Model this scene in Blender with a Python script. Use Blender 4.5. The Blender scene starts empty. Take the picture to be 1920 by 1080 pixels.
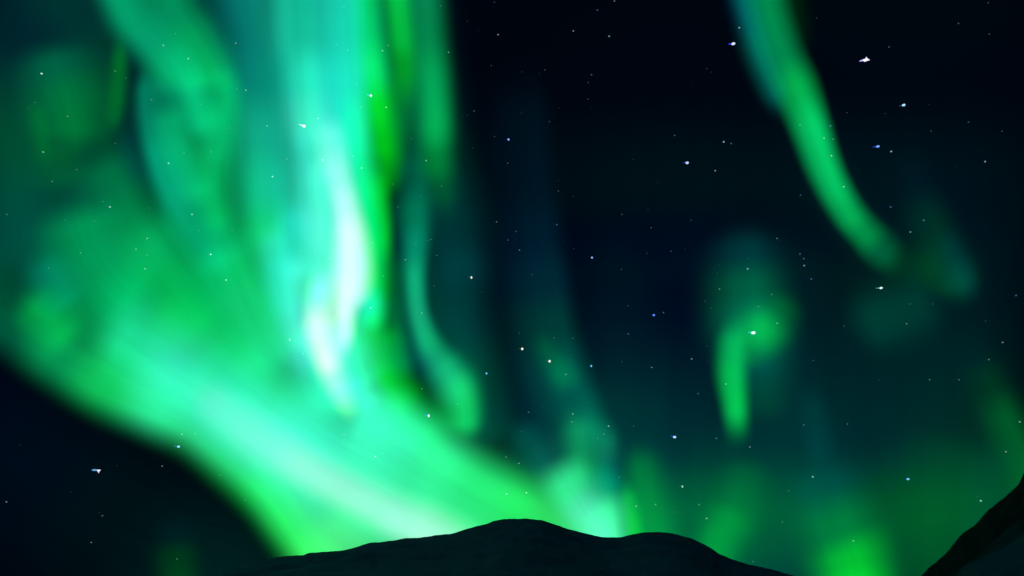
import bpy, bmesh, math, random
from mathutils import Vector, Matrix, noise

# ------------------------------------------------------------------ camera, sky, added hill fill lamp, exposure
sc = bpy.context.scene
C = sc.collection
LENS, PITCH, EYE = 28.0, 24.0, 1.7
cam_data = bpy.data.cameras.new('camera'); cam = bpy.data.objects.new('camera', cam_data); C.objects.link(cam)
cam_data.lens = LENS; cam_data.sensor_width = 36.0
cam_data.clip_start = 0.1; cam_data.clip_end = 600000.0
cam.location = (0, 0, EYE); cam.rotation_euler = (math.radians(90 + PITCH), 0, 0)
sc.camera = cam

SUN_EL, SUN_ROT = -6.0, 180.0            # the sun is well below the horizon behind the camera: deep polar night
world = bpy.data.worlds.new('World'); sc.world = world; world.use_nodes = True
wn = world.node_tree.nodes; wl = world.node_tree.links; wn.clear()
sky = wn.new('ShaderNodeTexSky'); sky.sky_type = 'NISHITA'; sky.sun_disc = False
sky.sun_elevation = math.radians(SUN_EL); sky.sun_rotation = math.radians(SUN_ROT)
sky.altitude = 200
bg = wn.new('ShaderNodeBackground'); bg.inputs['Strength'].default_value = 0.1
wo = wn.new('ShaderNodeOutputWorld')
glow = wn.new('ShaderNodeBackground'); glow.inputs['Color'].default_value = (0.0, 0.0012, 0.0037, 1); glow.inputs['Strength'].default_value = 1.0   # starlight and airglow
both = wn.new('ShaderNodeAddShader')
wl.new(sky.outputs[0], bg.inputs['Color']); wl.new(bg.outputs[0], both.inputs[0]); wl.new(glow.outputs[0], both.inputs[1]); wl.new(both.outputs[0], wo.inputs['Surface'])

sun_data = bpy.data.lights.new('hill_fill', 'SUN'); sun = bpy.data.objects.new('hill_fill', sun_data); C.objects.link(sun)  # added bluish fill lamp for the hill slopes, no known source
sun_data.energy = 0.24; sun_data.angle = math.radians(0.5); sun_data.color = (0.02, 0.5, 1.0)
sun.rotation_euler = (math.radians(48), 0, math.radians(-35))

sc.view_settings.view_transform = 'Standard'; sc.view_settings.look = 'None'
sc.view_settings.exposure = 0.0; sc.view_settings.gamma = 1.0; sc.view_settings.use_curve_mapping = False
sc.cycles.transparent_max_bounces = 256
sc.cycles.max_bounces = 4
sc.cycles.use_denoising = True

# ------------------------------------------------------------------ helpers
_c, _s = math.cos(math.radians(PITCH)), math.sin(math.radians(PITCH))
F = LENS / 36.0 * 1920.0
def bearing(px, py):
    """sight line towards a point of the view: world direction of unit length"""
    x = (px - 960.0) / F; u = (540.0 - py) / F
    return Vector((x, _c - u * _s, _s + u * _c)).normalized()
def stand(px, py, ground_distance):
    """the point on that sight line whose distance measured along the ground is ground_distance"""
    d = bearing(px, py)
    return Vector((0, 0, EYE)) + d * (ground_distance / math.hypot(d.x, d.y))
def link(name, me, mat=None, parent=None):
    o = bpy.data.objects.new(name, me); C.objects.link(o)
    if mat: me.materials.append(mat)
    if parent: o.parent = parent
    return o
def tag(o, label=None, cat=None, group=None, kind=None):
    if label: o['label'] = label
    if cat: o['category'] = cat
    if group: o['group'] = group
    if kind: o['kind'] = kind
    return o
def empty(name, loc):
    o = bpy.data.objects.new(name, None); C.objects.link(o); o.location = loc
    o.empty_display_size = 100.0
    return o

# ------------------------------------------------------------------ materials
def rock_material(name, snow, rock, scale, cover):
    m = bpy.data.materials.new(name); m.use_nodes = True
    n = m.node_tree.nodes; l = m.node_tree.links
    b = n['Principled BSDF']; b.inputs['Roughness'].default_value = 0.95
    b.inputs['Specular IOR Level'].default_value = 0.1
    tc = n.new('ShaderNodeTexCoord')
    nz = n.new('ShaderNodeTexNoise'); nz.inputs['Scale'].default_value = scale; nz.inputs['Detail'].default_value = 9
    nz.inputs['Roughness'].default_value = 0.62
    l.new(tc.outputs['Object'], nz.inputs['Vector'])
    at = n.new('ShaderNodeAttribute'); at.attribute_name = 'bare_rock'
    ad = n.new('ShaderNodeMath'); ad.operation = 'SUBTRACT'
    l.new(nz.outputs['Fac'], ad.inputs[0]); l.new(at.outputs['Fac'], ad.inputs[1])
    r = n.new('ShaderNodeValToRGB'); r.color_ramp.elements[0].position = cover - 0.16; r.color_ramp.elements[1].position = cover + 0.16
    r.color_ramp.elements[0].color = (*rock, 1); r.color_ramp.elements[1].color = (*snow, 1)
    l.new(ad.outputs[0], r.inputs['Fac']); l.new(r.outputs['Color'], b.inputs['Base Color'])
    nb = n.new('ShaderNodeTexNoise'); nb.inputs['Scale'].default_value = scale * 5; nb.inputs['Detail'].default_value = 6
    l.new(tc.outputs['Object'], nb.inputs['Vector'])
    bu = n.new('ShaderNodeBump'); bu.inputs['Strength'].default_value = 0.35; bu.inputs['Distance'].default_value = 3.0
    l.new(nb.outputs['Fac'], bu.inputs['Height']); l.new(bu.outputs['Normal'], b.inputs['Normal'])
    return m
MAT_HILL = rock_material('snowy_tundra', (0.11, 0.115, 0.12), (0.06, 0.062, 0.064), 0.012, 0.40)
MAT_MOUNTAIN = rock_material('snowy_rock', (0.1, 0.105, 0.11), (0.007, 0.008, 0.010), 0.02, 0.34)
MAT_GROUND = rock_material('snowfield', (0.10, 0.105, 0.11), (0.03, 0.03, 0.03), 0.05, 0.35)

# glowing gas: gives off light and lets everything behind shine through
RAYS = 0.11
MAT_AURORA = bpy.data.materials.new('glowing_aurora'); MAT_AURORA.use_nodes = True
n = MAT_AURORA.node_tree.nodes; l = MAT_AURORA.node_tree.links; n.clear()
at = n.new('ShaderNodeAttribute'); at.attribute_name = 'gas_glow'
em = n.new('ShaderNodeEmission'); tr = n.new('ShaderNodeBsdfTransparent'); ads = n.new('ShaderNodeAddShader'); ou = n.new('ShaderNodeOutputMaterial')
l.new(at.outputs['Color'], em.inputs['Color'])
rp = n.new('ShaderNodeAttribute'); rp.attribute_name = 'ray_course'          # across and along the field lines
rn = n.new('ShaderNodeTexNoise'); rn.inputs['Scale'].default_value = 1.0; rn.inputs['Detail'].default_value = 3.0; rn.inputs['Roughness'].default_value = 0.55
mr = n.new('ShaderNodeMapRange'); mr.inputs['From Min'].default_value = 0.25; mr.inputs['From Max'].default_value = 0.75
mr.inputs['To Min'].default_value = 0.5 * (1 - RAYS); mr.inputs['To Max'].default_value = 0.5 * (1 + RAYS)   # half each: front and back sheet of a fold
l.new(rp.outputs['Vector'], rn.inputs['Vector']); l.new(rn.outputs['Fac'], mr.inputs['Value']); l.new(mr.outputs['Result'], em.inputs['Strength'])
l.new(em.outputs[0], ads.inputs[0]); l.new(tr.outputs[0], ads.inputs[1]); l.new(ads.outputs[0], ou.inputs['Surface'])
MAT_AURORA.cycles.emission_sampling = 'NONE'

MAT_STAR = bpy.data.materials.new('starlight'); MAT_STAR.use_nodes = True
n = MAT_STAR.node_tree.nodes; l = MAT_STAR.node_tree.links; n.clear()
oi = n.new('ShaderNodeObjectInfo'); em = n.new('ShaderNodeEmission'); ou = n.new('ShaderNodeOutputMaterial')
l.new(oi.outputs['Color'], em.inputs['Color']); l.new(em.outputs[0], ou.inputs['Surface'])
MAT_STAR.cycles.emission_sampling = 'NONE'

# ------------------------------------------------------------------ terrain
def polyline(pts):
    def f(x):
        if x <= pts[0][0]: return pts[0][1]
        for (x0, y0), (x1, y1) in zip(pts, pts[1:]):
            if x <= x1: return y0 + (y1 - y0) * (x - x0) / (x1 - x0)
        return pts[-1][1]
    return f
def fbm(v, octaves=5):
    return noise.fractal(v, 1.0, 2.0, octaves, noise_basis='PERLIN_ORIGINAL')

g = bmesh.new()
R0 = [0, 40, 150, 400, 900, 2500, 8000, 30000, 120000, 400000]
rings = []
for r in R0:
    if r == 0: rings.append([g.verts.new((0, 0, 0))] * 72)
    else: rings.append([g.verts.new((r * math.cos(a * math.pi / 36), r * math.sin(a * math.pi / 36), 0.0)) for a in range(72)])
for i in range(len(R0) - 1):
    for a in range(72):
        b2 = (a + 1) % 72
        if i == 0: g.faces.new((rings[0][0], rings[1][a], rings[1][b2]))
        else: g.faces.new((rings[i][a], rings[i + 1][a], rings[i + 1][b2], rings[i][b2]))
gm = bpy.data.meshes.new('ground'); g.to_mesh(gm); g.free()
gm.attributes.new('bare_rock', 'FLOAT', 'POINT')
tag(link('ground', gm, MAT_GROUND), 'flat snow covered valley floor below the hill', None, None, 'structure')

def ridge_terrain(name, skyline, x0, x1, step, crest_dist, foot_dist, rows, mat, rough, bare, back=0.55):
    """terrain whose crest follows the skyline: a face falling to the valley floor and a back falling away behind"""
    f = polyline(skyline); vs = []; fs = []; bare_v = []
    cols = int((x1 - x0) / step) + 1; nb = 14
    for i in range(cols):
        px = x0 + i * step
        dc = crest_dist(px)
        top = stand(px, f(px), dc)
        side = Vector((top.x, top.y, 0)).normalized()
        h = top.z
        for j in range(rows + 1 + nb):
            if j <= rows:
                t = (j / rows) ** 1.25
                d = dc + (foot_dist(px) - dc) * t
                z = h * (1 - t)
                amp = rough * min(1.0, t * 6) * (1 - 0.6 * t)
            else:
                t2 = (j - rows) / nb
                t = -t2
                d = dc * (1 + back * t2)
                z = h * (1 - t2) ** 1.6
                amp = rough * min(1, t2 * 3) * 0.6 * (1 - t2)
            p = side * d
            q = Vector((p.x, p.y, 0)) * 0.011
            z += amp * h * (fbm(q) * 0.9 + 0.35 * fbm(q * 4.1))
            if j <= rows: z = min(z, EYE + (h - EYE) * d / dc * (1 - 0.012 * min(1, t * 8)))
            vs.append((p.x, p.y, max(z, -3.0) if j not in (rows, rows + nb) else -3.0))
            bare_v.append(bare(t))
    # order: back rows first so that the strip is continuous from behind over the crest to the foot
    order = list(range(rows + nb, rows, -1)) + list(range(0, rows + 1))
    n_r = rows + 1 + nb
    for i in range(cols - 1):
        for a, b in zip(order, order[1:]):
            fs.append((i * n_r + a, i * n_r + b, (i + 1) * n_r + b, (i + 1) * n_r + a))
    me = bpy.data.meshes.new(name); me.from_pydata(vs, [], fs); me.update()
    me.polygons.foreach_set('use_smooth', [True] * len(fs))
    a = me.attributes.new('bare_rock', 'FLOAT', 'POINT'); a.data.foreach_set('value', bare_v)
    return tag(link(name, me, mat), None, None, None, 'structure')

HILL_LINE = [(-400, 1150), (200, 1130), (380, 1092), (440, 1066), (490, 1051), (520, 1044.5), (540, 1042), (571, 1041), (576, 1037), (600, 1035), (640, 1032.5), (665, 1027), (690, 1018), (696, 1017.5),
    (720, 1015.5), (745, 1012.5), (758, 1009), (790, 1008), (815, 1004), (838, 1001.5), (850, 1000), (865, 995), (880, 990), (900, 985), (918, 981), (925, 976.5), (945, 973), (990, 972.3), (1015, 975), (1040, 983),
    (1070, 993), (1100, 1000.5), (1125, 1006.7), (1140, 1007.2), (1165, 1007), (1180, 1003), (1200, 999), (1215, 998), (1240, 997.7), (1265, 1001), (1290, 1008), (1303, 1011.5), (1308, 1015), (1320, 1020), (1335, 1029),
    (1348, 1039), (1370, 1047), (1400, 1057.5), (1430, 1063.5), (1450, 1068), (1480, 1077), (1500, 1083), (1560, 1101), (1700, 1130), (2300, 1150)]
def smooth_line(pts, amp, seed):
    """the skyline with small bumps and rocks along it"""
    f = polyline(pts); out = []; x = pts[0][0]
    while x <= pts[-1][0]:
        y = (f(x - 5) + f(x) * 2 + f(x + 5)) / 4
        out.append((x, y + amp * (noise.noise(Vector((x * 0.09, seed, 0))) + 0.7 * noise.noise(Vector((x * 0.31, seed, 5)))))); x += 2.5
    return out
hill = ridge_terrain('hill', smooth_line(HILL_LINE, 0.75, 1.3), -400, 2300, 5, lambda x: 1500 + 120 * math.sin(x * 0.004), lambda x: 420, 46, MAT_HILL, 0.05, lambda t: 0.05 if -0.02 < t < 0.03 else 0.0)
hill['label'] = 'dark snowy hill with a rounded crest standing against the aurora'
MTN_LINE = [(1500, 1200), (1600, 1160), (1690, 1108), (1727, 1080), (1740, 1066), (1756, 1053), (1770, 1041), (1782, 1028), (1792, 1015), (1800, 1004), (1812, 996), (1825, 986), (1838, 975), (1843, 968), (1850, 958), (1860, 952),
    (1872, 942), (1885, 931), (1897, 920), (1910, 909), (1914, 903), (1917, 889), (1924, 880), (1950, 862), (2000, 822), (2080, 770), (2200, 690), (2350, 600), (2500, 540)]
mountain = ridge_terrain('mountain', smooth_line(MTN_LINE, 1.6, 7.7), 1500, 2500, 5, lambda x: 760 - 0.1 * (x - 1700), lambda x: 240, 60, MAT_MOUNTAIN, 0.06, lambda t: (0.5 * max(0.0, min(1.0, (0.62 - t) / 0.3))) if t >= 0 else 0.4)
mountain['label'] = 'steep dark mountain flank with a rocky crest rising out of the frame'

# ------------------------------------------------------------------ aurora
def spline(k, n):
    """smooth curve through the knots: list of (parameter, values)"""
    m = len(k); out = []
    def P(i):
        if i < 0: return [2 * a - b for a, b in zip(k[0], k[1])]
        if i >= m: return [2 * a - b for a, b in zip(k[-1], k[-2])]
        return k[i]
    for i in range(m - 1):
        p0, p1, p2, p3 = P(i - 1), P(i), P(i + 1), P(i + 2)
        for j in range(n + (i == m - 2)):
            t = j / n
            out.append((i + t, [.5 * (2 * b + (c - a) * t + (2 * a - 5 * b + 4 * c - d) * t * t + (3 * b - a - 3 * c + d) * t ** 3) for a, b, c, d in zip(p0, p1, p2, p3)]))
    return out
ACROSS, ALONG = 16, 10
def fold_mesh(name, far, power, fades, knots, light):
    """one fold of glowing gas: a closed, lens-shaped curtain sheet that hangs at its distance and thins out to nothing at its edges.
    knots: course of the fold with its reach to either side; light: colour and strength of the glow at each knot"""
    c = spline(knots, ALONG); N = len(c); W = 2 * ACROSS + 1
    vs = []; cols = []; fs = []; ray = []
    ph = knots[0][0] * 0.37 + knots[0][1] * 0.11
    run = [0.0]
    for (ta, va), (tb, vb) in zip(c, c[1:]): run.append(run[-1] + math.hypot(vb[0] - va[0], vb[1] - va[1]))
    for layer in (0, 1):
        for i, (t, v) in enumerate(c):
            a = c[max(i - 1, 0)][1]; b = c[min(i + 1, N - 1)][1]
            tx, ty = b[0] - a[0], b[1] - a[1]; L = math.hypot(tx, ty) or 1; nx, ny = ty / L, -tx / L
            i0 = min(int(t), len(knots) - 2); f = t - i0; f = f * f * (3 - 2 * f); e = 1 - f
            if fades[0] and i0 == 0: f = f ** 2.2          # the ends die away gently
            if fades[1] and i0 == len(knots) - 2: e = e ** 2.2
            g0, g1 = light[i0], light[i0 + 1]
            for j in range(W):
                u = (j - ACROSS) / ACROSS
                w = v[2] if u < 0 else v[3]
                px, py = v[0] + nx * u * w, v[1] + ny * u * w
                thick = 0.5 * (v[2] + v[3]) / F * far * 1000 * 0.35 * math.sqrt(max(0.0, 1 - u * u))
                R = far * 1000 * (1 + 0.012 * math.sin(ph + t * 1.7) * (1 + u)) + thick * (1 if layer else -1)
                vs.append(stand(px, py, R))
                q = (1 - u * u) ** power
                ray.extend((u * w / 34.0 + ph, run[i] / 600.0, ph))
                cols.extend(((g0[0] * e + g1[0] * f) * q, (g0[1] * e + g1[1] * f) * q, (g0[2] * e + g1[2] * f) * q, 1.0))
        o = layer * N * W
        for i in range(N - 1):
            for j in range(W - 1):
                q = (o + i * W + j, o + i * W + j + 1, o + (i + 1) * W + j + 1, o + (i + 1) * W + j)
                fs.append(q if layer else q[::-1])
    me = bpy.data.meshes.new(name); me.from_pydata(vs, [], fs); me.update()
    at = me.attributes.new('gas_glow', 'FLOAT_COLOR', 'POINT'); at.data.foreach_set('color', cols)
    rc = me.attributes.new('ray_course', 'FLOAT_VECTOR', 'POINT'); rc.data.foreach_set('vector', ray)
    return me
AURORA = [
    ('band', 'aurora_band', 'broad bright green aurora band slanting down to the hill crest', 'aurora', 'aurora forms across the sky', '', 620, 920, 99),
    ('bright', 'aurora_curtain', 'tallest aurora curtain, pale cyan with a glowing white core and lower lobe', 'aurora', 'aurora forms across the sky', '', 640, 780, 96),
    ('rays', 'aurora_curtain', 'pure green curtain of tall narrow rays beside the white cored curtain', 'aurora', 'aurora forms across the sky', '', 760, 760, 100),
    ('wisp', 'aurora_curtain', 'thin teal wisp swelling into a round green lobe above the band', 'aurora', 'aurora forms across the sky', '', 865, 840, 97),
    ('upper', 'aurora_curtain', 'forked green curtain with a dark notch, left of the pale cyan curtain', 'aurora', 'aurora forms across the sky', '', 400, 520, 101),
    ('patch', 'aurora_patch', 'dim mottled green patch in the upper left corner', 'aurora', 'aurora forms across the sky', '', 110, 400, 101),
    ('mid', 'aurora_curtain', 'smooth slanting green curtain filling the space above the broad band', 'aurora', 'aurora forms across the sky', '', 380, 640, 103),
    ('streak', 'aurora_streak', 'bold curved green streak sweeping down through the dark upper right sky', 'aurora', 'aurora forms across the sky', '', 1690, 490, 97),
    ('drift', 'aurora_curtain', 'faint greenish drift beyond the foot of the bold curved streak', 'aurora', 'aurora forms across the sky', '', 1800, 590, 100),
    ('edge', 'aurora_streak', 'faint narrow green streak above the dark mountain', 'aurora', 'aurora forms across the sky', '', 1900, 820, 99),
    ('hook', 'aurora_curtain', 'small bright green hook hanging alone with a tapering tail', 'aurora', 'aurora forms across the sky', '', 1385, 830, 96),
    ('thread', 'aurora_curtain', 'thin faint teal thread under a bluish veil in the dark centre', 'aurora', 'aurora forms across the sky', '', 1100, 840, 98),
    ('saddle', 'aurora_curtain', 'bright mint curtain ending behind the saddle between two hilltops', 'aurora', 'aurora forms across the sky', '', 1130, 1040, 98),
    ('low', 'aurora_patch', 'soft green patch touching the falling shoulder of the hill', 'aurora', 'aurora forms across the sky', '', 1360, 1060, 99),
    ('cone', 'aurora_curtain', 'vivid green cone rising from behind the gap between hill and mountain', 'aurora', 'aurora forms across the sky', '', 1597, 1090, 98),
    ('corner', 'aurora_patch', 'dull green glow resting against the dark mountain crest', 'aurora', 'aurora forms across the sky', '', 1760, 1080, 104),
    ('stub', 'aurora_streak', 'short very faint green stub low in the dark corner under the band', 'aurora', 'aurora forms across the sky', '', 334, 1090, 99),
    ('diffuse', 'diffuse_aurora', 'thin diffuse green aurora haze filling the sky between the brighter forms', 'aurora haze', '', 'stuff', 1400, 900, 113),
    ('sky', 'sky', 'clear dark blue night sky with faint airglow', 'sky', '', 'structure', 960, 500, 128),
]
FOLDS = [
    ('band', 'rim', 100, 5.55, (0, 0), [(-70, 590, 84.4, 243.4), (20, 625, 89.6, 243.4), (105, 675, 94.8, 243.4), (196, 727, 96.7, 240.1), (290, 768, 95.4, 233.7), (370, 808, 94.1, 227.2), (440, 868, 92.8, 220.7), (500, 925, 91.5, 214.2), (545, 985, 90.9, 210.9), (590, 1050, 90.9, 210.9), (640, 1160, 90.9, 210.9)], [(0, 0.1064, 0.0349), (0, 0.0862, 0.0381), (0.0012, 0.2816, 0.0778), (0.0058, 0.5775, 0.1078), (0.0225, 0.8294, 0.2863), (0.0156, 0.5773, 0.1118), (0.0086, 0.61, 0.0665), (0.009, 0.854, 0.0765), (0.0141, 0.8847, 0.0805), (0.0427, 1.0265, 0.1093), (0.0428, 1.0262, 0.1094)]),
    ('band', 'ridge', 98, 4.62, (1, 0), [(150, 590, 71.4, 98.2), (240, 640, 120.9, 165.7), (330, 705, 133.1, 181.7), (410, 770, 134.7, 183.4), (490, 830, 136.3, 185), (570, 880, 137.9, 186.6), (640, 922, 137.9, 185), (720, 968, 137.9, 183.4), (790, 1000, 137.9, 181.7), (870, 1060, 137.9, 180.1), (900, 1150, 137.9, 178.5)], [(0, 0, 0), (0.0102, 0.5295, 0.2542), (0.0222, 0.4166, 0.354), (0.0303, 0.3499, 0.461), (0.0537, 0.335, 0.5348), (0.0454, 0.364, 0.4347), (0.0381, 0.5479, 0.3253), (0.0444, 0.8199, 0.3634), (0.044, 0.8881, 0.318), (0.0499, 1.0645, 0.2874), (0.0499, 1.062, 0.2873)]),
    ('band', 'core', 96, 3.7, (1, 0), [(330, 690, 35.7, 35.7), (410, 765, 65.7, 68.7), (490, 826, 71.4, 77.9), (570, 878, 64.9, 71.4), (640, 918, 61.7, 71.4), (700, 950, 61.7, 74.6), (750, 978, 68.1, 81.1), (800, 1004, 77.9, 90.9), (870, 1060, 81.1, 97.4), (900, 1150, 81.1, 97.4)], [(0, 0, 0), (0.0708, 0, 0.0553), (0.1016, 0, 0.0498), (0.2117, 0.0011, 0.0893), (0.2285, 0.0027, 0.1729), (0.2335, 0.0025, 0.2296), (0.2883, 0.004, 0.323), (0.3366, 0.004, 0.3607), (0.3227, 0.0041, 0.383), (0.3224, 0.0041, 0.3825)]),
    ('band', 'rim', 99, 5.55, (1, 0), [(640, 740, 98.2, 51.8), (700, 768, 164.2, 85.5), (760, 805, 178.5, 91.7), (830, 852, 178.5, 92.1), (900, 898, 178.5, 95.7), (970, 936, 178.5, 99.4), (1030, 974, 178.5, 109.9), (1090, 1044, 178.5, 123.9), (1130, 1130, 178.5, 137.9)], [(0, 0, 0), (0.0316, 0.6294, 0.4088), (0.0252, 0.6109, 0.3318), (0.0207, 0.748, 0.228), (0.0138, 0.6157, 0.1247), (0.016, 0.6873, 0.0961), (0.0236, 0.5491, 0.0851), (0.0286, 0.5663, 0.1054), (0.0286, 0.5659, 0.1054)]),
    ('band', 'fold', 103, 5.55, (1, 0), [(330, 640, 116, 116), (400, 690, 194.1, 194.1), (490, 750, 210.9, 210.9), (580, 800, 210.9, 210.9), (680, 850, 210.9, 210.9), (780, 900, 210.9, 210.9), (880, 940, 210.9, 210.9), (970, 1010, 210.9, 210.9), (1020, 1120, 210.9, 210.9)], [(0, 0, 0), (0, 0.1911, 0.0384), (0.0083, 0.4639, 0.1937), (0.02, 0.7544, 0.3413), (0.0268, 0.6436, 0.3102), (0.0134, 0.3219, 0.1327), (0.0058, 0.2193, 0.0652), (0.0042, 0.2054, 0.0253), (0.0043, 0.2058, 0.0256)]),
    ('band', 'fold', 102, 5.55, (1, 0), [(440, 880, 62.5, 98.2), (520, 930, 104.5, 164.2), (590, 985, 113.6, 178.5), (660, 1070, 113.6, 178.5), (690, 1160, 113.6, 178.5)], [(0, 0, 0), (0.0111, 0, 0.0778), (0.0242, 0.0002, 0.1194), (0.0306, 0.0003, 0.1281), (0.0306, 0.0003, 0.1281)]),
    ('band', 'fold', 102.5, 5.55, (1, 0), [(590, 920, 80.3, 80.3), (650, 980, 134.4, 134.4), (720, 1070, 146, 146), (750, 1160, 146, 146)], [(0, 0, 0), (0.0149, 0.1852, 0.0003), (0.0189, 0.1991, 0.0009), (0.0189, 0.199, 0.0009)]),
    ('bright', 'fold', 97, 5.55, (0, 1), [(480, -50, 129.8, 129.8), (505, 60, 129.8, 125.8), (515, 150, 129.8, 121.7), (520, 260, 129.8, 117.6), (520, 350, 129.8, 113.6), (522, 450, 121.7, 113.6), (535, 540, 113.6, 113.6), (548, 620, 97, 104.5), (570, 710, 53.5, 62.5)], [(0.0028, 0.1727, 0.1179), (0.0028, 0.1846, 0.128), (0.0012, 0.2068, 0.1274), (0.0041, 0.2948, 0.2043), (0.0066, 0.39, 0.272), (0.0054, 0.4656, 0.1221), (0.0034, 0.4402, 0.1008), (0.0065, 0.314, 0.1172), (0, 0, 0)]),
    ('bright', 'fold', 96, 5.55, (0, 1), [(560, -50, 97.4, 97.4), (568, 60, 97.4, 97.4), (575, 150, 97.4, 97.4), (585, 230, 97.4, 97.4), (592, 300, 97.4, 97.4), (592, 380, 97.4, 97.4), (598, 460, 97.4, 97.4), (610, 540, 89.6, 89.6), (630, 640, 53.5, 53.5)], [(0.003, 0.3441, 0.205), (0.0049, 0.4026, 0.2387), (0.0175, 0.6954, 0.431), (0.051, 0.8355, 0.4978), (0.0308, 0.6566, 0.2957), (0.0238, 0.6639, 0.2605), (0.0253, 0.7398, 0.2897), (0.0245, 0.7193, 0.2332), (0, 0, 0)]),
    ('bright', 'fold', 95.5, 5.55, (0, 1), [(610, -50, 97.4, 97.4), (618, 60, 97.4, 97.4), (625, 150, 97.4, 97.4), (635, 240, 97.4, 97.4), (650, 330, 97.4, 97.4), (662, 430, 97.4, 97.4), (672, 520, 89.6, 89.6), (678, 600, 53.5, 53.5)], [(0.0051, 0.2957, 0.2179), (0.006, 0.3357, 0.2449), (0.0069, 0.4149, 0.351), (0, 0.2417, 0.3598), (0, 0.2303, 0.4836), (0, 0.2305, 0.4185), (0, 0.2249, 0.2696), (0, 0, 0)]),
    ('bright', 'ray', 95, 4.07, (0, 1), [(655, -50, 81.1, 51.9), (658, 60, 81.1, 51.5), (664, 150, 81.1, 51.1), (668, 240, 81.1, 50.7), (678, 330, 81.1, 50.3), (688, 420, 81.1, 49.9), (697, 510, 81.1, 49.5), (700, 590, 74.6, 45.2), (690, 650, 44.6, 26.8)], [(0.008, 0.4859, 0.3229), (0.0052, 0.5269, 0.3266), (0.0079, 0.6253, 0.3637), (0.0112, 0.9481, 0.3269), (0.0048, 0.7866, 0.0278), (0, 0.6144, 0.0073), (0, 0.6559, 0), (0, 0.6759, 0), (0, 0, 0)]),
    ('bright', 'ray', 94.5, 5.55, (1, 1), [(565, 190, 35.7, 35.7), (572, 270, 59.7, 59.7), (582, 350, 64.9, 64.9), (594, 430, 64.9, 64.9), (606, 510, 59.7, 59.7), (616, 580, 35.7, 35.7)], [(0, 0, 0), (0.0063, 0.1045, 0.192), (0.0147, 0.1085, 0.2504), (0.0496, 0.0944, 0.2878), (0.037, 0.0898, 0.2788), (0, 0, 0)]),
    ('bright', 'ray', 94.2, 5.55, (1, 1), [(695, 500, 53.5, 33.9), (690, 570, 86.6, 60.3), (674, 630, 90.9, 69.4), (668, 690, 87.6, 73.3), (678, 750, 77.6, 71.1), (692, 800, 44.6, 44.6)], [(0, 0, 0), (0.011, 0.3078, 0.4849), (0, 0.3565, 0), (0.0046, 0.2027, 0.0275), (0.0295, 0.4977, 0.3055), (0, 0, 0)]),
    ('bright', 'glow', 98, 5.55, (1, 1), [(600, 540, 98.2, 80.3), (625, 640, 164.2, 134.4), (650, 720, 164.2, 134.4), (690, 790, 98.2, 80.3)], [(0, 0, 0), (0.0508, 1.0785, 0.714), (0.0381, 1.0804, 0.5946), (0, 0, 0)]),
    ('rays', 'ray', 99, 5.55, (0, 1), [(686, -50, 58.4, 68.1), (692, 50, 58.4, 67.6), (700, 130, 58.4, 67.1), (708, 200, 58.4, 66.5), (716, 270, 58.4, 66), (724, 330, 53.7, 60.2), (728, 400, 32.1, 35.7)], [(0.0012, 0.509, 0.097), (0.0011, 0.5896, 0.1381), (0.0022, 0.8325, 0.1585), (0.0006, 0.7423, 0.0166), (0, 0.5427, 0), (0, 0.2326, 0), (0, 0, 0)]),
    ('rays', 'ray', 98.5, 3.7, (1, 1), [(690, 200, 28.6, 25), (702, 290, 46.8, 37.8), (711, 370, 49.8, 36.8), (718, 440, 48.7, 32.5), (716, 510, 48.7, 35.7), (709, 570, 44.8, 35.8), (704, 630, 26.8, 23.2)], [(0, 0, 0), (0.0001, 0.0159, 0), (0.0008, 0.4407, 0), (0, 0.4523, 0), (0, 0.0726, 0), (0, 0.0012, 0), (0, 0, 0)]),
    ('rays', 'ray', 99.5, 5.55, (0, 1), [(742, -50, 55.2, 55.2), (752, 60, 55.2, 55.2), (758, 130, 55.2, 55.2), (754, 220, 55.2, 55.2), (742, 300, 50.8, 50.8), (738, 380, 30.3, 30.3)], [(0.001, 0.5691, 0.0529), (0.001, 0.4767, 0.0279), (0.0004, 0.3013, 0), (0.0002, 0.1323, 0.0107), (0.0002, 0.0691, 0), (0, 0, 0)]),
    ('rays', 'ray', 100, 5.55, (0, 1), [(795, -50, 74.6, 68.1), (803, 60, 74.6, 68.1), (811, 150, 74.6, 68.1), (816, 230, 74.6, 68.1), (818, 300, 74.6, 68.1), (828, 360, 68.7, 62.7), (842, 440, 41.1, 37.5)], [(0.0016, 0.2296, 0.0722), (0.0009, 0.2286, 0.0516), (0.001, 0.349, 0.0688), (0.0012, 0.3884, 0.0611), (0.0002, 0.1656, 0.0094), (0, 0.0527, 0), (0, 0, 0)]),
    ('rays', 'glow', 104, 5.55, (0, 1), [(770, -50, 162.3, 137.9), (785, 100, 162.3, 137.9), (795, 200, 162.3, 137.9), (810, 300, 162.3, 137.9), (840, 400, 162.3, 137.9), (865, 500, 149.3, 126.9), (880, 600, 89.2, 75.9)], [(0.0002, 0.0115, 0.025), (0.0001, 0.0139, 0.0191), (0, 0.0291, 0.0298), (0, 0.0431, 0.0286), (0, 0.0335, 0.0299), (0, 0.0188, 0.0223), (0, 0, 0)]),
    ('rays', 'glow', 102, 5.55, (1, 1), [(712, 570, 40.2, 53.5), (712, 640, 67.2, 89.6), (722, 700, 73, 97.4), (752, 750, 67.2, 89.6), (800, 805, 40.2, 53.5)], [(0, 0, 0), (0, 0.3325, 0), (0, 0.3951, 0.0003), (0, 0.3048, 0.0004), (0, 0, 0)]),
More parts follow.
